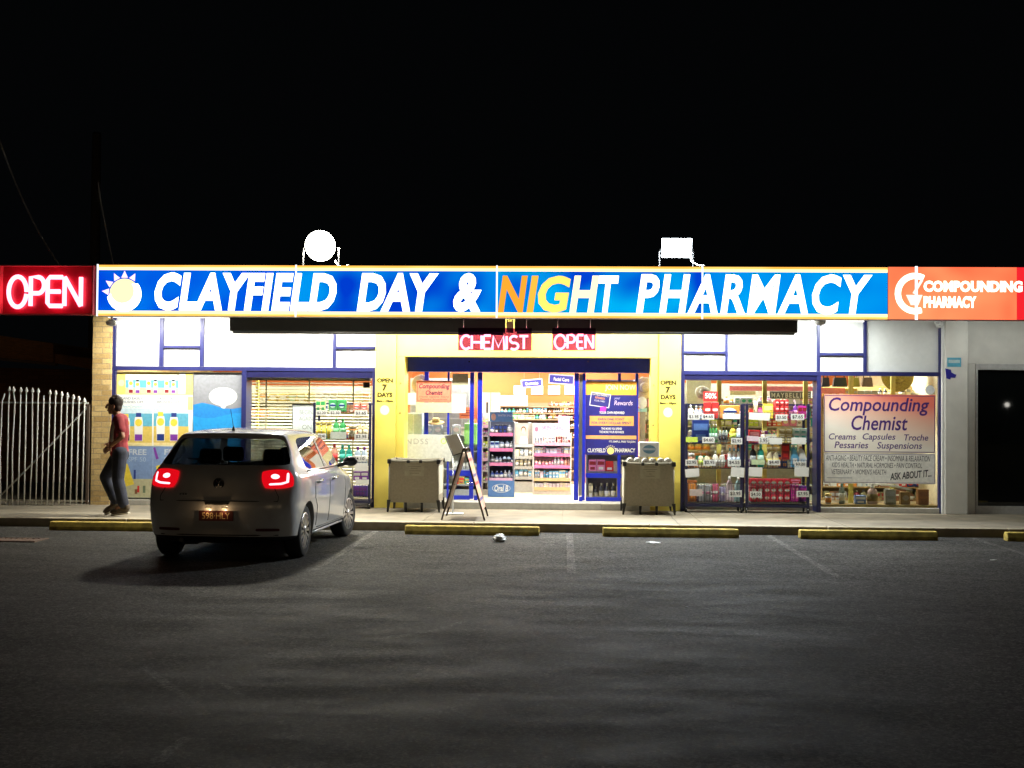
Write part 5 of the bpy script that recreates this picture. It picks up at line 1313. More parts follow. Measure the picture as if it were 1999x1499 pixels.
n_.links.new(ma.outputs[0], rp_.inputs[0]); n_.links.new(rp_.outputs[0], bs.inputs['Base Color']); n_.links.new(bs.outputs[0], o_.inputs[0])
t = sheet('chemist_poster', (1608, 770, 1826, 884), CY, 'large peach poster reading compounding chemist on the right window', 'poster', grd)
ink = C(.06, .015, .16)
def frame_on(t, px, Y, m, w_=1.1):
    a, c, d, e = px
    for q in ((a, c, d, c+w_), (a, e-w_, d, e), (a, c+w_, a+w_, e-w_), (d-w_, c+w_, d, e-w_)): area_on(t, q, Y, m, 'border_line')
frame_on(t, (1609, 772, 1825, 882.5), CY-.0022, ink)
text(t, 'Compounding', (1618, 776, 1814, 811), CY-.0022, ink, shear=.2, bold=.014, depth=.0008); text(t, 'Chemist', (1662, 811, 1772, 840), CY-.0022, ink, shear=.2, bold=.012, depth=.0008)
for s, px in (('Creams', (1618, 846, 1671, 858)), ('Capsules', (1684, 846, 1748, 862)), ('Troche', (1765, 848, 1812, 860)), ('Pessaries', (1629, 862, 1695, 875)), ('Suspensions', (1712, 863, 1800, 880))):
    text(t, s, px, CY-.0022, ink, shear=.2, bold=.008, depth=.0008)
t = sheet('chemist_notice', (1608, 885, 1826, 944), CY, 'pale notice listing remedies and reading ask about it, under the peach poster', 'poster', C(.82, .8, .74))
frame_on(t, (1609, 886.5, 1825, 942.5), CY-.0022, ink, .7)
for s, px in (('ANTI-AGING • BEAUTY FACE CREAM • INSOMNIA & RELAXATION', (1612, 889, 1816, 900)), ("KID'S HEALTH • NATURAL HORMONES • PAIN CONTROL", (1624, 903, 1800, 913)), ("VETERINARY • WOMEN'S HEALTH", (1623, 916, 1730, 926))):
    text(t, s, px, CY-.0022, C(.03, .03, .04), shear=.15, bold=.0, depth=.0008)
text(t, 'ASK ABOUT IT...', (1737, 920, 1818, 934), CY-.0022, C(.02, .02, .03), shear=.25, bold=.02, rot=.1, depth=.0008)
area_on(t, (1614, 932, 1664, 933.2), CY-.0022, gry, 'rule')
t = thing('round_sticker', 'small round white sticker above the peach chemist poster', 'sticker', (P(1815, 760, CY).x, CY, P(1815, 768, CY).z)); disc_on(t, (1806, 752, 1825, 770), CY, C(.7, .72, .7), 'sheet')

# door posters
PD = DY+.015
t = sheet('rewards_poster', (1143, 744, 1243, 888), PD, 'tall blue and orange join now rewards poster on the right door', 'poster', C(.02, .02, .2))
po = C(.9, .42, .06)
area_on(t, (1143.5, 745, 1242.5, 771), PD-.0022, po); area_on(t, (1143.5, 850, 1242.5, 857), PD-.0022, C(.85, .4, .15))
text(t, 'JOIN NOW', (1181, 751, 1241, 764), PD-.0034, cream, bold=.02, depth=.0008)
text(t, 'your', (1199, 776, 1211, 781), PD-.0022, C(.5, .5, .75), shear=.2, depth=.0008); text(t, 'Rewards', (1199, 782, 1235, 791), PD-.0022, C(.75, .6, .8), shear=.2, depth=.0008)
b_ = MB(); x0, x1, z0, z1 = R(1152, 767, 1191, 794, PD); 
for i, (m, dp, g_, nm) in enumerate(((W, .0035, 0, 'card_edge'), (C(.03, .03, .2), .0045, .012, 'card_face'))):
    q = MB(); cx, cz = (x0+x1)/2, (z0+z1)/2; q.box(x0+g_, x1-g_, PD-dp, PD-dp+.0009, z0+g_, z1-g_)
    q.xform(Matrix.Translation((cx, 0, cz)) @ Matrix.Rotation(math.radians(8), 4, 'Y') @ Matrix.Translation((-cx, 0, -cz))); q.build(nm, m, t)
text(t, 'CLAYFIELD PHARMACY', (1156, 769, 1189, 773), PD-.0046, cream, rot=-.14, depth=.0006); text(t, 'REWARDS', (1162, 775, 1181, 779), PD-.0046, orng, rot=-.14, depth=.0006, bold=.02); text(t, 'CLUB CARD', (1160, 781, 1181, 784), PD-.0046, W, rot=-.14, depth=.0006)
poly_on(t, [(1172, 794), (1184, 794), (1182, 804), (1171, 804)], PD-.005, C(.7, .04, .5), 'pink_figure')
text(t, 'YOUR OWN REWARD', (1170, 803, 1219, 808), PD-.0056, W, bold=.02, depth=.0008)
b = MB(); x0, x1, z0, z1 = R(1151, 812, 1237, 831, PD); b.box(x0, x1, PD-.0032, PD-.0021, z0, z1); b.build('orange_panel', C(.9, .4, .12), t)
text(t, 'EARN ONE POINT', (1168, 816, 1219, 820.5), PD-.0034, dkb, bold=.015, depth=.0008); text(t, 'FOR EVERY DOLLAR SPENT', (1155, 823, 1232, 828), PD-.0034, dkb, bold=.015, depth=.0008)
text(t, 'THE MORE YOU SPEND', (1174, 834.5, 1214, 839), PD-.0022, W, bold=.02, depth=.0008); text(t, 'THE MORE YOUR REWARDS', (1170, 841, 1218, 845.5), PD-.0022, W, bold=.02, depth=.0008)
text(t, "IT'S SIMPLE, FREE TO JOIN", (1189, 860, 1240, 865), PD-.0022, W, bold=.01, depth=.0008)
text(t, 'CLAYFIELD', (1147, 875, 1182, 883), PD-.0022, W, bold=.02, depth=.0008); text(t, 'PHARMACY', (1201, 875, 1240, 883), PD-.0022, W, bold=.02, depth=.0008)
disc_on(t, (1185, 873, 1199, 887), PD-.0022, C(.9, .75, .25), 'sun_disc')
for k in range(7):
    a = math.radians(25+k*21); cx, cy = 1192+8.6*math.cos(a), 879.5-8.6*math.sin(a); ux, uy = math.cos(a), -math.sin(a)
    poly_on(t, [(cx-uy*1.2, cy+ux*1.2), (cx+ux*3, cy+uy*3), (cx+uy*1.2, cy-ux*1.2)], PD-.0022, cream, 'sun_ray')
# left side light papers
t = sheet('chemist_flyer', (813, 743, 882, 785), PD, 'coral compounding chemist flyer on the left door glass', 'poster', C(.85, .24, .15))
frame_on(t, (815, 745, 880, 783), PD-.0022, dred, .6)
text(t, 'Compounding', (818, 749, 878, 761), PD-.0022, C(.05, .005, .04), shear=.2, bold=.03, depth=.0008); text(t, 'Chemist', (831, 762, 864, 771), PD-.0022, C(.05, .005, .04), shear=.2, bold=.03, depth=.0008)
text(t, 'Creams  Capsules  Troche', (818, 773, 876, 776.5), PD-.0022, C(.4, .02, .03), shear=.2, depth=.0006); text(t, 'Pessaries  Suspensions', (820, 778, 873, 781.5), PD-.0022, C(.4, .02, .03), shear=.2, depth=.0006)
sheet('yellow_notice', (812, 786, 881, 805), PD, 'pale yellow paper just below the coral flyer', 'paper', C(.8, .72, .4)); sheet('white_notice', (882, 769, 909, 806), PD, 'white paper right of the coral flyer', 'paper', W)
sheet('white_notice', (793, 767, 812, 790), PD, 'white paper left of the coral flyer', 'paper', W); sheet('khaki_card', (883, 729, 914, 752), PD, 'plain khaki square card high on the left door glass', 'card', C(.42, .38, .25))
t = sheet('diabetes_notice', (789.5, 848, 882, 900), PD-.005, 'white panel lettered NDSS behind the left fabric bin', 'poster', C(.6, .62, .6))
text(t, 'NDSS', (793, 856, 836, 867), PD-.0072, gry, spacing=1.2, depth=.0008); disc_on(t, (860, 855, 872, 867), PD-.0072, C(.55, .72, .25), 'green_dot'); disc_on(t, (862.5, 857.5, 869.5, 864.5), PD-.0084, C(.6, .62, .6), 'green_dot_hole')
t = sheet('orange_card', (897, 795, 931, 817), DY+.3, 'orange red card hanging behind the left door', 'card', C(.8, .2, .06))
for k in range(3): area_on(t, (900, 800+5*k, 926, 801.5+5*k), DY+.2978, dred, 'writing_line')
# OPEN 7 DAYS on both columns
bro = M('bronze_letters', (.05, .035, .004), .5)
for x, y, s, lab in ((0, 0, '8am - 10pm', 'opening hours lettering on the left yellow column'), (553, 4.5, '8am - 10pm', 'opening hours lettering on the right yellow column')):
    t = thing('opening_hours', lab, 'lettering', (X(752+x, -.09), -.0905, P(752+x, 790+y, -.09).z)); YY = -.0905
    text(t, 'OPEN', (736+x, 738+y, 767+x, 747+y), YY, bro, bold=.05); text(t, '7', (746+x, 750+y, 756+x, 763+y), YY, bro, bold=.06); text(t, 'DAYS', (737+x, 766+y, 766+x, 775+y), YY, bro, bold=.05)
    text(t, s, (735+x, 780+y, 767+x, 786+y), YY, bro, bold=.05); disc_on(t, (742+x, 791+y, 760+x, 810+y), YY, C(.85, .8, .6), 'round_sticker')

# ------------------------------------------------------------------ inside: shelving and stock
def stand(name, label, px0, px1, ptop, floors, pbase, Y, side, back, edges, dep=.4):
    x0, x1 = X(px0, Y), X(px1, Y); cx = (px0+px1)/2; zt_ = P(cx, ptop, Y).z; zb = ST-.011
    t = thing(name, label, 'shelving', ((x0+x1)/2, Y, zb))
    b = MB(); b.box(x0, x1, Y+dep-.02, Y+dep, zb, zt_); b.build('back_panel', back, t)
    for x in (x0, x1): b = MB(); b.box(x-.012, x+.012, Y, Y+dep-.021, zb, zt_); b.build('side_panel', side, t)
    b = MB(); b.box(x0+.013, x1-.013, Y+.01, Y+dep-.022, zb, max(zb+.05, P(cx, pbase, Y).z)); b.build('plinth', side, t)
    for k, py in enumerate(floors):
        z = P(cx, py, Y).z; b = MB(); b.box(x0+.013, x1-.013, Y, Y+dep-.021, z-.022, z); s = b.build('shelf', side, t)
        m = edges[k % len(edges)]
        if m: b = MB(); b.box(x0+.013, x1-.013, Y-.012, Y-.001, z-.045, z+.01); b.build('price_strip', m, s)
    return t
def row(px0, px1, floor, hpx, Y, kinds, pal, label, wpx=(5, 9), group=None):
    x = px0+.6
    group = group or label
    while x < px1-3:
        w_ = random.uniform(*wpx); w_ = min(w_, px1-.6-x)
        if w_ < 2.5: break
        k = random.choice(kinds); n = random.choice((1, 1, 2, 3)); c = random.choice(pal); c2 = random.choice(pal)
        h = hpx*random.uniform(.72, 1)
        for _ in range(n):
            if x+w_ > px1-.4: break
            goods(k, x, x+w_, floor-h, floor, Y+.05, [c, c2, random.choice((W, c2))], label, group, dep=.08)
            x += w_+random.uniform(0, .5)
PF = [pink, W, dred, palep, C(.4, .42, .5), mint]; PD_ = [blk, gry, dkb, dred, C(.3, .2, .15)]; PB = [brown, dred, blk, gold, C(.4, .15, .08)]; PW = [W, paleb, palep, cream, sky_]
hot_pink = C(.85, .2, .4); pale_pink = C(.85, .5, .62); wood_l = C(.62, .42, .2); greyp = C(.4, .4, .38)
Y1_ = 1.3
t = stand('toothbrush_stand', 'free standing blue based shelf stand just inside the left of the doorway', 955, 1003, 822, [846, 876, 904, 934], 936, Y1_, C(.12, .13, .16), C(.1, .11, .14), [hot_pink, hot_pink, pink, pale_pink])
b = MB(); q = R(953, 938, 1004, 969, Y1_-.02); b.box(q[0], q[1], Y1_-.03, Y1_-.014, ST-.01, q[3]); bb = b.build('base_front', C(.07, .17, .4), t)
text(bb, 'Oral B', (965, 947, 992, 959), Y1_-.0305, W, shear=.15, bold=.03); b = MB(); x0, x1, z0, z1 = R(961, 945, 996, 961, Y1_-.031)
b.tube([((x0+x1)/2+(x1-x0)/2*math.cos(i*PI/12), Y1_-.031, (z0+z1)/2+(z1-z0)/2*math.sin(i*PI/12)) for i in range(24)], .004, 5, closed=True); b.build('oval_line', W, bb)
q = MB(); w_ = R(956, 804, 1001, 823, Y1_); q.box(w_[0], w_[1], Y1_, Y1_+.012, w_[2], w_[3]); hdr = q.build('header_card', C(.1, .22, .4), t)
disc_on(hdr, (959, 807, 968, 821), Y1_-.0005, C(.6, .36, .25), 'printed_face'); text(hdr, 'WHITER SMILE', (972, 809, 999, 813), Y1_-.0005, W, depth=.001)
for k, (f, lab) in enumerate(((846, 'first'), (876, 'second'), (904, 'third'), (934, 'lowest'))):
    row(956, 1002, f, 20 if k < 2 else 17, Y1_, ['box', 'bottle', 'box'] if k < 2 else ['bottle'], [gry, dkb, paleb, C(.25, .3, .4), blk], 'small toothcare pack on the %s shelf of the blue based stand' % lab, (7, 11))
Y2_ = 2.6
t = stand('middle_shelf_stand', 'narrow grey shelf stand with a portrait card, behind the doorway middle', 1004, 1041, 826, [868, 891, 911, 931], 940, Y2_, greyp, C(.3, .28, .25), [greyp])
q = MB(); w_ = R(1006, 829, 1031, 866, Y2_+.1); q.box(w_[0], w_[1], Y2_+.05, Y2_+.06, w_[2], w_[3]); pc = q.build('portrait_card', C(.55, .38, .3), t)
disc_on(pc, (1017, 832, 1027, 846), Y2_+.0495, C(.08, .05, .04), 'printed_hair'); disc_on(pc, (1018, 835, 1026, 848), Y2_+.048, C(.7, .45, .34), 'printed_face'); poly_on(pc, [(1013, 866), (1017, 852), (1028, 852), (1031, 866)], Y2_+.0495, W, 'printed_shirt')
for k, (f, lab) in enumerate(((891, 'upper'), (911, 'middle'), (931, 'lower'))):
    row(1005, 1040, f, 16, Y2_, ['tub', 'box'], [W, greyp, paleb, cream] if k < 2 else [paleb, sky_, W], 'pale jar or box on the %s shelf of the narrow grey stand' % lab, (6, 9))
Y3_ = 2.0
t = stand('pink_edged_stand', 'white gondola with pink shelf edges in the right of the doorway', 1042, 1115, 846, [865, 886, 909, 934, 952], 956, Y3_, C(.75, .68, .6), C(.7, .62, .55), [pale_pink, hot_pink, hot_pink, wood_l, wood_l])
q = MB(); w_ = R(1042, 826, 1112, 846, Y3_); q.box(w_[0], w_[1], Y3_, Y3_+.012, w_[2], w_[3]); hc = q.build('header_card', C(.8, .66, .72), t)
text(hc, 'SKIN CARE', (1058, 831, 1100, 839), Y3_-.0005, pink, depth=.001); disc_on(hc, (1044, 833, 1051, 842), Y3_-.0005, C(.75, .2, .3), 'printed_dot')
q = MB(); w_ = R(1090, 812, 1112, 826, Y3_); q.box(w_[0], w_[1], Y3_, Y3_+.012, w_[2], w_[3]); q.build('header_card', C(.75, .45, .7), t)
for k, (f, h, kn, pal, lab) in enumerate(((865, 14, ['bottle', 'tub', 'tube'], [dred, W, paleb, palep], 'top'), (886, 15, ['box', 'box', 'tub'], [cream, palep, pink, paleb], 'second'), (909, 18, ['bottle', 'pump'], [pink, C(.75, .4, .3), W], 'third'),
                                         (934, 17, ['tub', 'box', 'pack'], PW, 'fourth'), (952, 11, ['box'], [W, cream, palep], 'lowest'))):
    row(1043, 1114, f, h, Y3_, kn, pal, 'skin care pack on the %s shelf of the pink edged stand' % lab, (4, 7))
# cream cabinet at the doorway's left
Y4_ = 3.4
t = thing('cream_cabinet', 'tall cream cabinet at the left inside the doorway', 'cabinet', (X(957, Y4_), Y4_, ST-.011)); b = MB(); q = R(941, 766, 974, 900, Y4_); b.box(q[0], q[1], Y4_, Y4_+.4, ST-.011, q[3]); b.build('body', C(.72, .58, .48), t)
b = MB(); q = R(957, 766, 958, 930, Y4_); b.box(q[0], q[1], Y4_-.004, Y4_-.001, q[2], q[3]); b.build('door_gap', brown, t); area_on(t, (949, 785, 953, 811), Y4_-.002, blk, 'vertical_lettering')
Y5_ = 1.7
t = stand('slim_stand', 'slim stand of pale packs at the left edge of the doorway', 942, 954, 806, [830, 850, 872, 895, 918, 940], 955, Y5_, C(.7, .66, .6), C(.6, .55, .5), [pale_pink, None, None], dep=.25)
for k, f in enumerate((830, 850, 872, 895, 918, 940)): row(942.5, 953.5, f, 15, Y5_, ['bottle', 'box'], [W, lime, gry, blk, pink], 'small pack on the slim stand by the door jamb', (4, 5.5))
# back wall gondola
Y6_ = 5.45
t = stand('back_wall_shelving', 'long dark shelving of small bottles along the orange back wall', 975, 1135, 786, [793, 806, 818, 834, 852, 872, 895, 918], 940, Y6_, C(.3, .2, .12), C(.25, .14, .08), [None])
for k, f in enumerate((793, 806, 818, 834, 852)):
    row(1070, 1134, f, 10, Y6_, ['bottle', 'tub'], PB + [W], 'tiny dark cosmetic bottle on the back wall shelving', (3.2, 4.5), 'tiny cosmetic bottles on the back wall shelving')
    if k: row(976, 1069, f, 10, Y6_, ['tub', 'box', 'bottle'], [W, cream, paleb, sky_, green, brown], 'little pale pack on the back wall shelving', (5, 8), 'little pale packs on the back wall shelving')
b = MB(); q = R(976, 772, 1030, 792, Y6_-.05); b.box(q[0], q[1], Y6_-.05, Y6_-.04, q[2], q[3]); tag(b.build('white_banner', W), 'white banner along the top of the back wall shelving', 'banner')
for i, (a, c) in enumerate(((1003, 1026), (1037, 1060), (1070, 1093), (1102, 1124))):
    b = MB(); q = R(a, 753, c, 770, IB-.03); b.box(q[0], q[1], IB-.02, IB-.005, q[2], q[3]); tag(b.build('white_card', W), 'blank white card hung on the orange back wall', 'card', 'white cards on the orange back wall')
for s, px, lab, tilt in (('Cosmetics', (1017, 740, 1059, 756), 'blue hanging department sign reading cosmetics', .09), ('Facial Care', (1071, 731, 1121, 750), 'blue hanging department sign reading facial care', -.06)):
    Yh = 4.2 if s[0] == 'C' else 3.2
    x0, x1, z0, z1 = R(*px, Yh); t = thing('hanging_sign', lab, 'sign', ((x0+x1)/2, Yh, z0), 'blue hanging department signs')
    for g_, y, m, nm in ((0, Yh, palep, 'edge'), (.02, Yh-.006, C(.03, .03, .3), 'face')):
        b = MB(); cx, cz = (x0+x1)/2, (z0+z1)/2; b.box(x0+g_, x1-g_, y, y+.005, z0+g_, z1-g_); b.xform(Matrix.Translation((cx, 0, cz)) @ Matrix.Rotation(-tilt, 4, 'Y') @ Matrix.Translation((-cx, 0, -cz))); b.build(nm, m, t)
    w_, h_ = x1-x0, z1-z0; text(t, s, (x0+w_*.2, x1-w_*.2, z0+h_*.32, z1-h_*.32), Yh-.007, W, fit='world', rot=tilt, bold=.02, depth=.001)
    b = MB(); b.cyl((x0+.06, Yh, z1-.02), (x0+.06, Yh, CZ), .003, n=5); b.cyl((x1-.06, Yh, z1-.02), (x1-.06, Yh, CZ), .003, n=5); b.build('cord', chrome, t)
t = thing('grey_cabinet', 'tall pale grey cabinet with upright shelves behind the left door papers', 'cabinet', (X(872, 1.7), 1.7, ST)); b = MB(); q = R(800, 738, 916, 900, 1.7); b.box(q[0], q[1], 1.72, 2.0, ST-.01, q[3]); b.build('body', C(.42, .43, .42), t)
for px in (815, 843, 872, 900): b = MB(); q = R(px, 745, px+3, 880, 1.7); b.box(q[0], q[1], 1.7, 1.719, ST, q[3]); b.build('upright', C(.6, .6, .58), t)
for py in (765, 790, 815, 840): b = MB(); q = R(803, py, 913, py+3, 1.68); b.box(q[0], q[1], 1.66, 1.699, q[2], q[3]); b.build('ledge', C(.5, .5, .48), t)
# things behind the left door glass
Y7_ = .85
def hat(px, py, rpx, Y, label, m, tilt=90, band=None):
    c = P(px, py, Y); r = rpx*.0083
    t = thing('straw_hat', label, 'hat', c); rot = Matrix.Translation(c) @ Matrix.Rotation(math.radians(tilt), 4, 'X')
    b = MB(); b.lathe([(r*.45, .0), (r*.95, -.012), (r, -.006), (r*.95, .0), (r*.47, .012)], n=30, m=None, cap=False); b.xform(rot); b.build('brim', m, t, smooth=True)
    b = MB(); b.lathe([(r*.47, 0), (r*.44, r*.35), (r*.36, r*.5), (r*.15, r*.52)], n=24); b.xform(rot); b.build('crown', m, t, smooth=True)
    b = MB(); b.lathe([(r*.485, .005), (r*.475, r*.12)], n=24, cap=False); b.xform(rot); b.build('band', band or brown, t)
    return t
straw = M('straw', (.5, .36, .14), .85, var=.25, scale=60); straw2 = M('olive_straw', (.32, .25, .05), .85, var=.25, scale=50); pstraw = M('pale_straw', (.55, .45, .33), .85, var=.15, scale=60)
hat(851, 824, 17, Y7_, 'golden straw hat with a dark band behind the left door glass', straw, 15); hat(822, 750, 20, Y7_, 'pale straw hat hanging behind the coral flyer', pstraw, 80)
hat(1258, 757, 22, Y7_, 'pale round hat hanging behind the right door glass', pstraw, 80); hat(1752, 733, 33, .9, 'large olive straw hat hanging at the top of the right window', straw2, 80)
t = thing('mint_box', 'large pale mint box low behind the left door glass', 'box', (X(806, Y7_), Y7_, ST-.011)); b = MB(); q = R(790, 806, 824, 848, Y7_); b.box(q[0], q[1], Y7_, Y7_+.3, ST-.011, q[3], bev=.01); b.build('carton', C(.5, .6, .55), t); b = MB(); b.box((q[0]+q[1])/2-.01, (q[0]+q[1])/2+.01, Y7_-.003, Y7_-.0005, q[2], q[3]-.02); b.build('edge_strip', C(.65, .7, .66), t)
t = stand('door_side_shelf', 'shelf unit of papers and bags behind the left door glass', 826, 934, 845, [849, 880, 915, 945], 955, 1.05, C(.4, .42, .45), C(.5, .48, .44), [None], dep=.35)
row(828, 932, 849, 20, 1.05, ['box', 'pack'], [paleb, palep, gry, C(.45, .48, .55)], 'grey blue pack on the shelf behind the left door glass', (14, 22))
row(884, 932, 945, 17, 1.05, ['box'], [red, gold, teal, W], 'coloured box low behind the left door glass', (9, 14)); row(884, 932, 915, 18, 1.05, ['box', 'bottle'], [paleb, W, gry], 'pale pack behind the lower left door', (8, 12))
b = MB(); q = R(906, 826, 931, 868, .7); b.box(q[0], q[1], .7, .85, q[2], q[3], bev=.02); b.tube([(q[0]+.05, .77, q[3]), (q[0]+.08, .77, q[3]+.07), (q[1]-.08, .77, q[3]+.07), (q[1]-.05, .77, q[3])], .006, 6); o = b.build('green_bag', C(.28, .6, .12)); tag(o, 'bright green shopping bag hanging behind the left door', 'bag')
b = MB(); q = R(828, 806, 836, 848, .72); b.box(q[0], q[1], .72, .76, ST-.011, CZ); tag(b.build('inner_post', blue), 'blue upright post behind the left door glass', 'post')
# behind the right door
t = stand('gift_shelf', 'shelf unit of perfume gift sets behind the right door poster', 1146, 1240, 740, [790, 830, 869, 920, 974], 976, .95, C(.2, .2, .25), C(.3, .28, .25), [None], dep=.35)
row(1148, 1205, 920, 27, .95, ['box'], [dred, C(.5, .4, .36), red, pink], 'perfume gift box under the rewards poster', (14, 20)); row(1148, 1238, 974, 34, .95, ['box', 'bottle', 'pack'], [gold, cream, blk, C(.3, .28, .2), paleb], 'gold toned pack low behind the right door', (8, 13))
t = thing('round_disc_stand', 'round white disc sign on a brown column behind the right door glass', 'sign', (X(1253, .75), .75, ST-.011)); disc_on(t, (1244, 774, 1263, 798), .74, C(.75, .75, .7), 'disc', .012); b = MB(); q = R(1248, 797, 1260, 862, .75); b.box(q[0], q[1], .742, .77, ST-.011, q[3]); b.build('column', C(.35, .3, .26), t)
b = MB(); q = R(1246, 797, 1263, 804, .75); b.box(q[0], q[1], .734, .741, q[2], q[3]); b.build('teal_band', C(.3, .55, .58), t)
t = stand('jewellery_rack', 'dark rack of small hanging packs at the far right of the entrance', 1255, 1285, 735, [770, 795, 820, 845, 870], 960, 1.2, C(.3, .26, .22), C(.32, .25, .2), [None], dep=.2)
for f in (795, 820, 845, 870): row(1256, 1284, f, 18, 1.2, ['pack', 'box'], [W, C(.4, .3, .25), blk, pink], 'small hanging pack on the dark rack right of the entrance', (5, 8))

# ------------------------------------------------------------------ behind the left window: blind, lit card, shelving
BY_ = .42
t = thing('venetian_blind', 'cream venetian blind with thin slats behind the left window', 'blind', (X(550, BY_), BY_, P(550, 738, BY_).z))
b = MB(); bl0, bl1 = X(484, BY_), X(724, BY_); z = P(600, 742, BY_).z; zb = P(600, 975, BY_).z
ang = math.radians(28); hw = .022
while z > zb:
    dz, dy = hw*math.sin(ang), hw*math.cos(ang); b.face([(bl0, BY_-dy, z-dz), (bl1, BY_-dy, z-dz), (bl1, BY_+dy, z+dz), (bl0, BY_+dy, z+dz)]); z -= .052
b.build('slats', M('blind_cream', (.78, .74, .55), .6, var=.08), t)
b = MB(); b.box(bl0, bl1, BY_-.03, BY_+.03, P(600, 741, BY_).z, P(600, 737, BY_).z+.05); b.build('head_rail', cream, t)
for px in (520, 604, 690): b = MB(); x = X(px, BY_); b.box(x-.012, x+.012, BY_-.028, BY_-.025, zb, P(600, 741, BY_).z); b.build('ladder_tape', cream, t)
t = sheet('advert_card', (571, 790, 613, 870), .36, 'grey advert card reading begin again inside the left window', 'poster', C(.85, .86, .9)); frame_on(t, (570, 789, 614, 871), .358, C(.12, .13, .16), 1.2)
text(t, 'BEGIN', (585, 800, 610, 809), .3575, gry, depth=.001); text(t, 'AGAIN', (584, 813, 610, 821), .3575, gry, depth=.001); text(t, 'ON', (590, 829, 608, 838), .3575, gry, depth=.001)
b = MB(); q = R(498, 738, 503, 978, .6); b.box(q[0], q[1], .6, .68, ST-.011, CZ); tag(b.build('inner_post', yellow), 'yellow upright post behind the blind of the left window', 'post')
b = MB(); q = R(709, 746, 722, 757, .345); b.box(q[0], q[1], .339, .343, q[2], q[3]); tag(b.build('small_sticker', blk), 'tiny dark square sticker at the top right of the left window', 'sticker')
for nm, lab, a, c, Y in (('window_shelving', 'tall olive shelving behind the slatted left window', 486, 724, 1.3),):
    t = stand(nm, lab, a, c, 752, [785, 815, 850, 890, 930], 960, Y, C(.55, .52, .35), C(.78, .75, .55), [None])
    for k, f in enumerate((785, 815, 850, 890)): row(a+2, c-2, f, 22, Y, ['box', 'pack'], [C(.65, .62, .42), cream, cream, W, W, gold, mint, orng], 'boxed item on the olive shelving behind the blind', (13, 22))
t = thing('rear_partition', 'pale partition closing off the sunscreen window display', 'partition', (X(300, .5), .5, ST)); b = MB(); b.box(X(228, .5), X(476, .5), .5, .53, FZ, 2.3); b.build('panel', C(.7, .66, .5), t)
# ------------------------------------------------------------------ behind the right windows
olive = M('olive_post', (.55, .47, .1), .6)
for px in (1404, 1493, 1573, 1662, 1744, 1827):
    b = MB(); Y = .62; x = X(px, Y); b.box(x-.035, x+.035, Y, Y+.07, FZ+.1, CZ); tag(b.build('inner_post', olive), 'olive yellow upright post inside the right hand windows', 'post', 'olive posts inside the right hand windows')
t = stand('cosmetic_wall_bay', 'grey green shelving bay behind the two wheeled racks', 1338, 1592, 748, [790, 812, 832, 852, 880, 910, 945], 965, 1.25, C(.5, .5, .4), C(.66, .66, .56), [None])
b = MB(); q = R(1424, 754, 1592, 763, 1.2); b.box(q[0], q[1], 1.2, 1.24, q[2], q[3]); b.build('pink_fascia', C(.8, .22, .3), t)
b = MB(); q = R(1340, 740, 1388, 790, 1.1); b.box(q[0], q[1], 1.1, 1.14, q[2], q[3]); b.build('white_panel', C(.65, .68, .68), t)
b = MB(); q = R(1503, 764, 1583, 778, 1.18); b.box(q[0], q[1], 1.18, 1.199, q[2], q[3]); mb_ = b.build('brand_board', C(.1, .1, .1), t)
text(mb_, 'MAYBELLINE', (1506, 767, 1581, 776), 1.1795, W, spacing=1.3, bold=.015)
b = MB(); q = R(1425, 763, 1475, 771, 1.15); b.box(q[0], q[1], 1.15, 1.17, q[2], q[3]); b.build('cream_label', cream, t)
PC = [gry, W, W, pink, red, gold, C(.3, .35, .2), brown, paleb, teal, cream, lime, orng]
for f, lab in ((790, 'first'), (812, 'second'), (832, 'third'), (852, 'fourth'), (880, 'fifth'), (910, 'sixth')): row(1341, 1590, f, 17, 1.25, ['box', 'bottle', 'tub', 'pack'], PC, 'cosmetic pack on the %s shelf of the bay behind the wheeled racks' % lab, (8, 15))
hat(1372, 766, 15, .6, 'small white bonnet shaped hat above the left wheeled rack', W, 60)
t = stand('right_window_shelving', 'brown shelving behind the compounding chemist poster', 1604, 1832, 752, [775, 800, 850, 905, 950, 978], 985, 1.3, C(.42, .27, .12), C(.6, .48, .22), [None])
b = MB(); q = R(1590, 757, 1650, 768, 1.2); b.box(q[0], q[1], 1.2, 1.24, q[2], q[3]); b.build('pink_fascia', C(.8, .25, .25), t)
row(1606, 1830, 775, 18, 1.3, ['box', 'tub', 'bottle', 'pack'], [blk, W, gold, gry, cream, C(.3, .25, .1)], 'pack on the top shelf behind the chemist poster', (8, 14)); row(1606, 1830, 978, 24, 1.3, ['box', 'bottle', 'pack'], [brown, C(.25, .22, .1), dred, C(.3, .25, .15), gry], 'dim pack on the lowest shelf behind the chemist notice', (10, 17)); row(1606, 1830, 950, 16, 1.3, ['box', 'pack'], [W, paleb, red, brown, orng, dkb], 'pale pack just below the chemist notice', (9, 15))
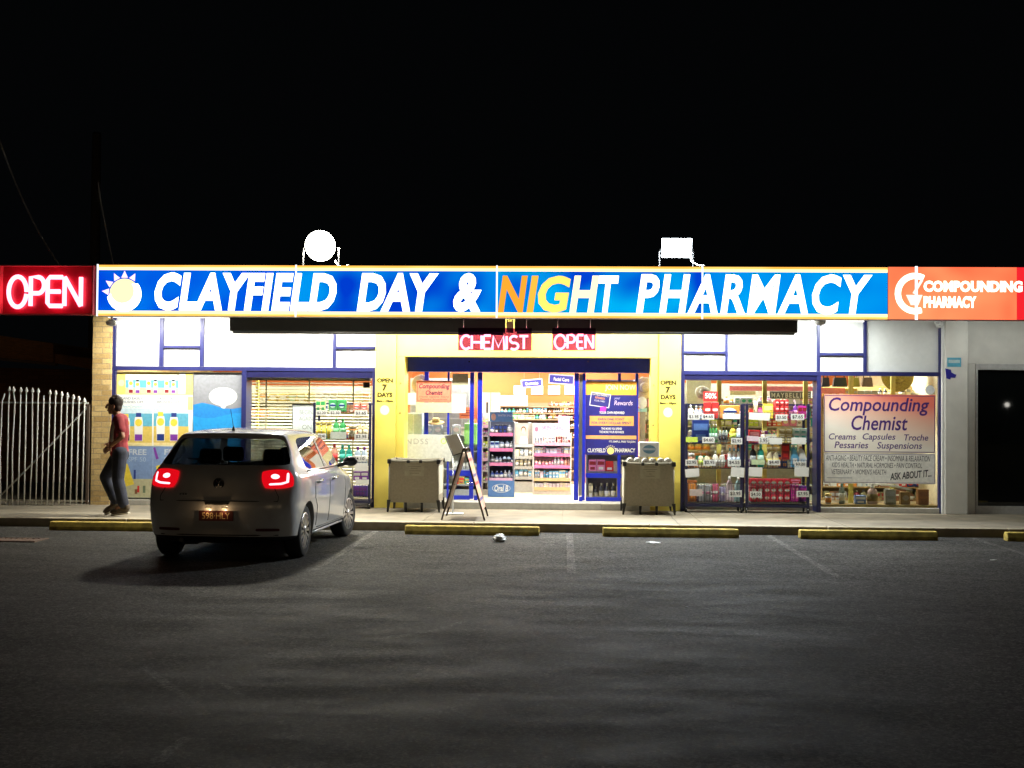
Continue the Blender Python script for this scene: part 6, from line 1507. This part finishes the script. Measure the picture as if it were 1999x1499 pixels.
for px, m, lab, w_ in ((1612, blk, 'grey handbag hanging at the top left of the right window', 15), (1640, C(.02, .025, .02), 'black handbag hanging at the top of the right window', 28), (1668, C(.3, .28, .04), 'olive handbag hanging at the top of the right window', 20), (1693, C(.18, .12, .06), 'brown handbag hanging at the top of the right window', 22)):
    b = MB(); pts = [(P(px-w_*.4, 737, .8).x, P(px, 737, .8).z), (P(px+w_*.4, 737, .8).x, P(px, 737, .8).z), (P(px+w_*.5, 755, .8).x, P(px, 755, .8).z), (P(px-w_*.5, 755, .8).x, P(px, 755, .8).z)]; b.prism(pts, .78, .88)
    b.tube([(pts[0][0]+.02, .83, pts[0][1]), (pts[0][0]+.03, .83, pts[0][1]+.2), (pts[1][0]-.03, .83, pts[0][1]+.2), (pts[1][0]-.02, .83, pts[0][1])], .008, 6); tag(b.build('handbag', m), lab, 'bag')
goods('tub', 1610, 1624, 918, 938, .3, [W, C(.8, .6, .2), orng], 'white tub just inside the right window', z=ST); 
b = MB(); x0, x1 = X(1604, .2), X(1831, .2); b.box(x0, x1, .12, .55, FZ+.001, P(1720, 985, .2).z); tag(b.build('display_ledge', M('ledge_wood', (.3, .2, .04), .5, var=.3, stretch=(1, 8, 8))), 'low wooden display ledge inside the right window', 'ledge')
zl_ = P(1720, 985, .2).z
def ledge(kind, a, c, top, bot, cols, lab): goods(kind, a, c, top, bot, .28, cols, lab, z=zl_+.001)
ledge('bottle', 1637, 1650, 938, 979, [C(.25, .3, .25), C(.1, .25, .22), W], 'green bottle with a white label standing on the window ledge'); ledge('bottle', 1692, 1714, 945, 984, [C(.6, .42, .38), W, C(.25, .18, .06)], 'pink white bottle on the window ledge under the notice')
ledge('box', 1668, 1690, 941, 958, [C(.15, .25, .55), W], 'small blue and white box on the window ledge'); ledge('pack', 1756, 1776, 955, 980, [C(.25, .15, .05), C(.3, .25, .2)], 'brown packet on the window ledge'); ledge('box', 1726, 1748, 950, 980, [C(.3, .3, .25), gry], 'grey box on the window ledge'); ledge('box', 1790, 1812, 950, 980, [C(.28, .12, .04), brown], 'dark red brown box on the window ledge')
b = MB(); pts = [(P(1690, 944, .2).x, P(1690, 944, .2).z), (P(1740, 950, .2).x, P(1740, 950, .2).z), (P(1782, 958, .2).x, P(1782, 958, .2).z), (P(1782, 955, .2).x, P(1782, 955, .2).z), (P(1742, 945, .2).x, P(1742, 945, .2).z)]; b.prism(pts, .19, .26); tag(b.build('slanted_card', C(.62, .6, .55)), 'slanted white card inside the right window below the notice', 'card')

# second rank of stock at the back of the wheeled racks
PK = [W, brown, red, teal, dkb, gold, pink, gry, orng, purple, cream, green]
for (a, c), rk in (((1342, 1447), 'left'), ((1460, 1576), 'right')):
    for f, h, nm in ((818, 20, 'top'), (866, 26, 'second'), (914, 30, 'third'), (979, 32, 'bottom')):
        row(a, c, f, h, .0, ['box', 'bottle', 'pack'], PK, 'mixed pack at the back of the %s shelf, %s wheeled rack' % (nm, rk), (7, 13))
row(617, 721, 858, 24, .0, ['box', 'bottle'], PK, 'mixed pack at the back of the second shelf, rack behind the car', (8, 13)); row(617, 721, 806, 18, .0, ['box'], PK, 'mixed pack at the back of the top shelf, rack behind the car', (8, 13))

# ------------------------------------------------------------------ street behind the viewer, seen only as reflections
for i, (x, y, h) in enumerate(((-15, -46, 7.5), (4, -48, 7.5), (22, -50, 7.5))):
    t = thing('street_lamp', 'lit street lamp across the road behind the car park', 'street lamp', (x, y, 0), 'street lamps across the road')
    b = MB(); b.cyl((x, y, 0), (x, y, h), .09, .06, 10); b.tube([(x, y, h), (x, y+.6, h+.3), (x, y+1.4, h+.35)], .05, 8); b.build('pole', M('galvanised', (.4, .4, .4), .5, .8), t)
    b = MB(); b.box(x-.14, x+.14, y+1.3, y+1.9, h+.28, h+.4, bev=.04); b.build('lantern', darkbox, t)
    b = MB(); b.box(x-.11, x+.11, y+1.35, y+1.85, h+.255, h+.279); ln = b.build('lens', EM('street_glow', (1, .75, .45), 25), t)
    l = bpy.data.lights.new('lamp_light', 'POINT'); l.energy = P_STREET; l.color = (1, .72, .42); l.shadow_soft_size = .15
    lo = bpy.data.objects.new('lamp_light', l); COL.objects.link(lo); lo.location = (x, y+1.6, h+.1); par(lo, ln)

# low post lamp across the road: its reflection shows in the dark glass door
g0 = P(1966, 790, .05); d0 = (g0-CAMP); k0 = 62/d0.y; lp = Vector((g0.x+d0.x*k0, .05-62, g0.z+d0.z*k0))
t = thing('post_lamp', 'white globe post lamp across the road, seen reflected in the dark glass door', 'lamp', (lp.x, lp.y, 0))
b = MB(); b.cyl((lp.x, lp.y, 0), (lp.x, lp.y, lp.z-.2), .05, n=10); b.build('pole', darkbox, t)
b = MB(); b.ball(lp, .15); b.build('globe', EM('globe_white', (1, .95, .85), 12), t)
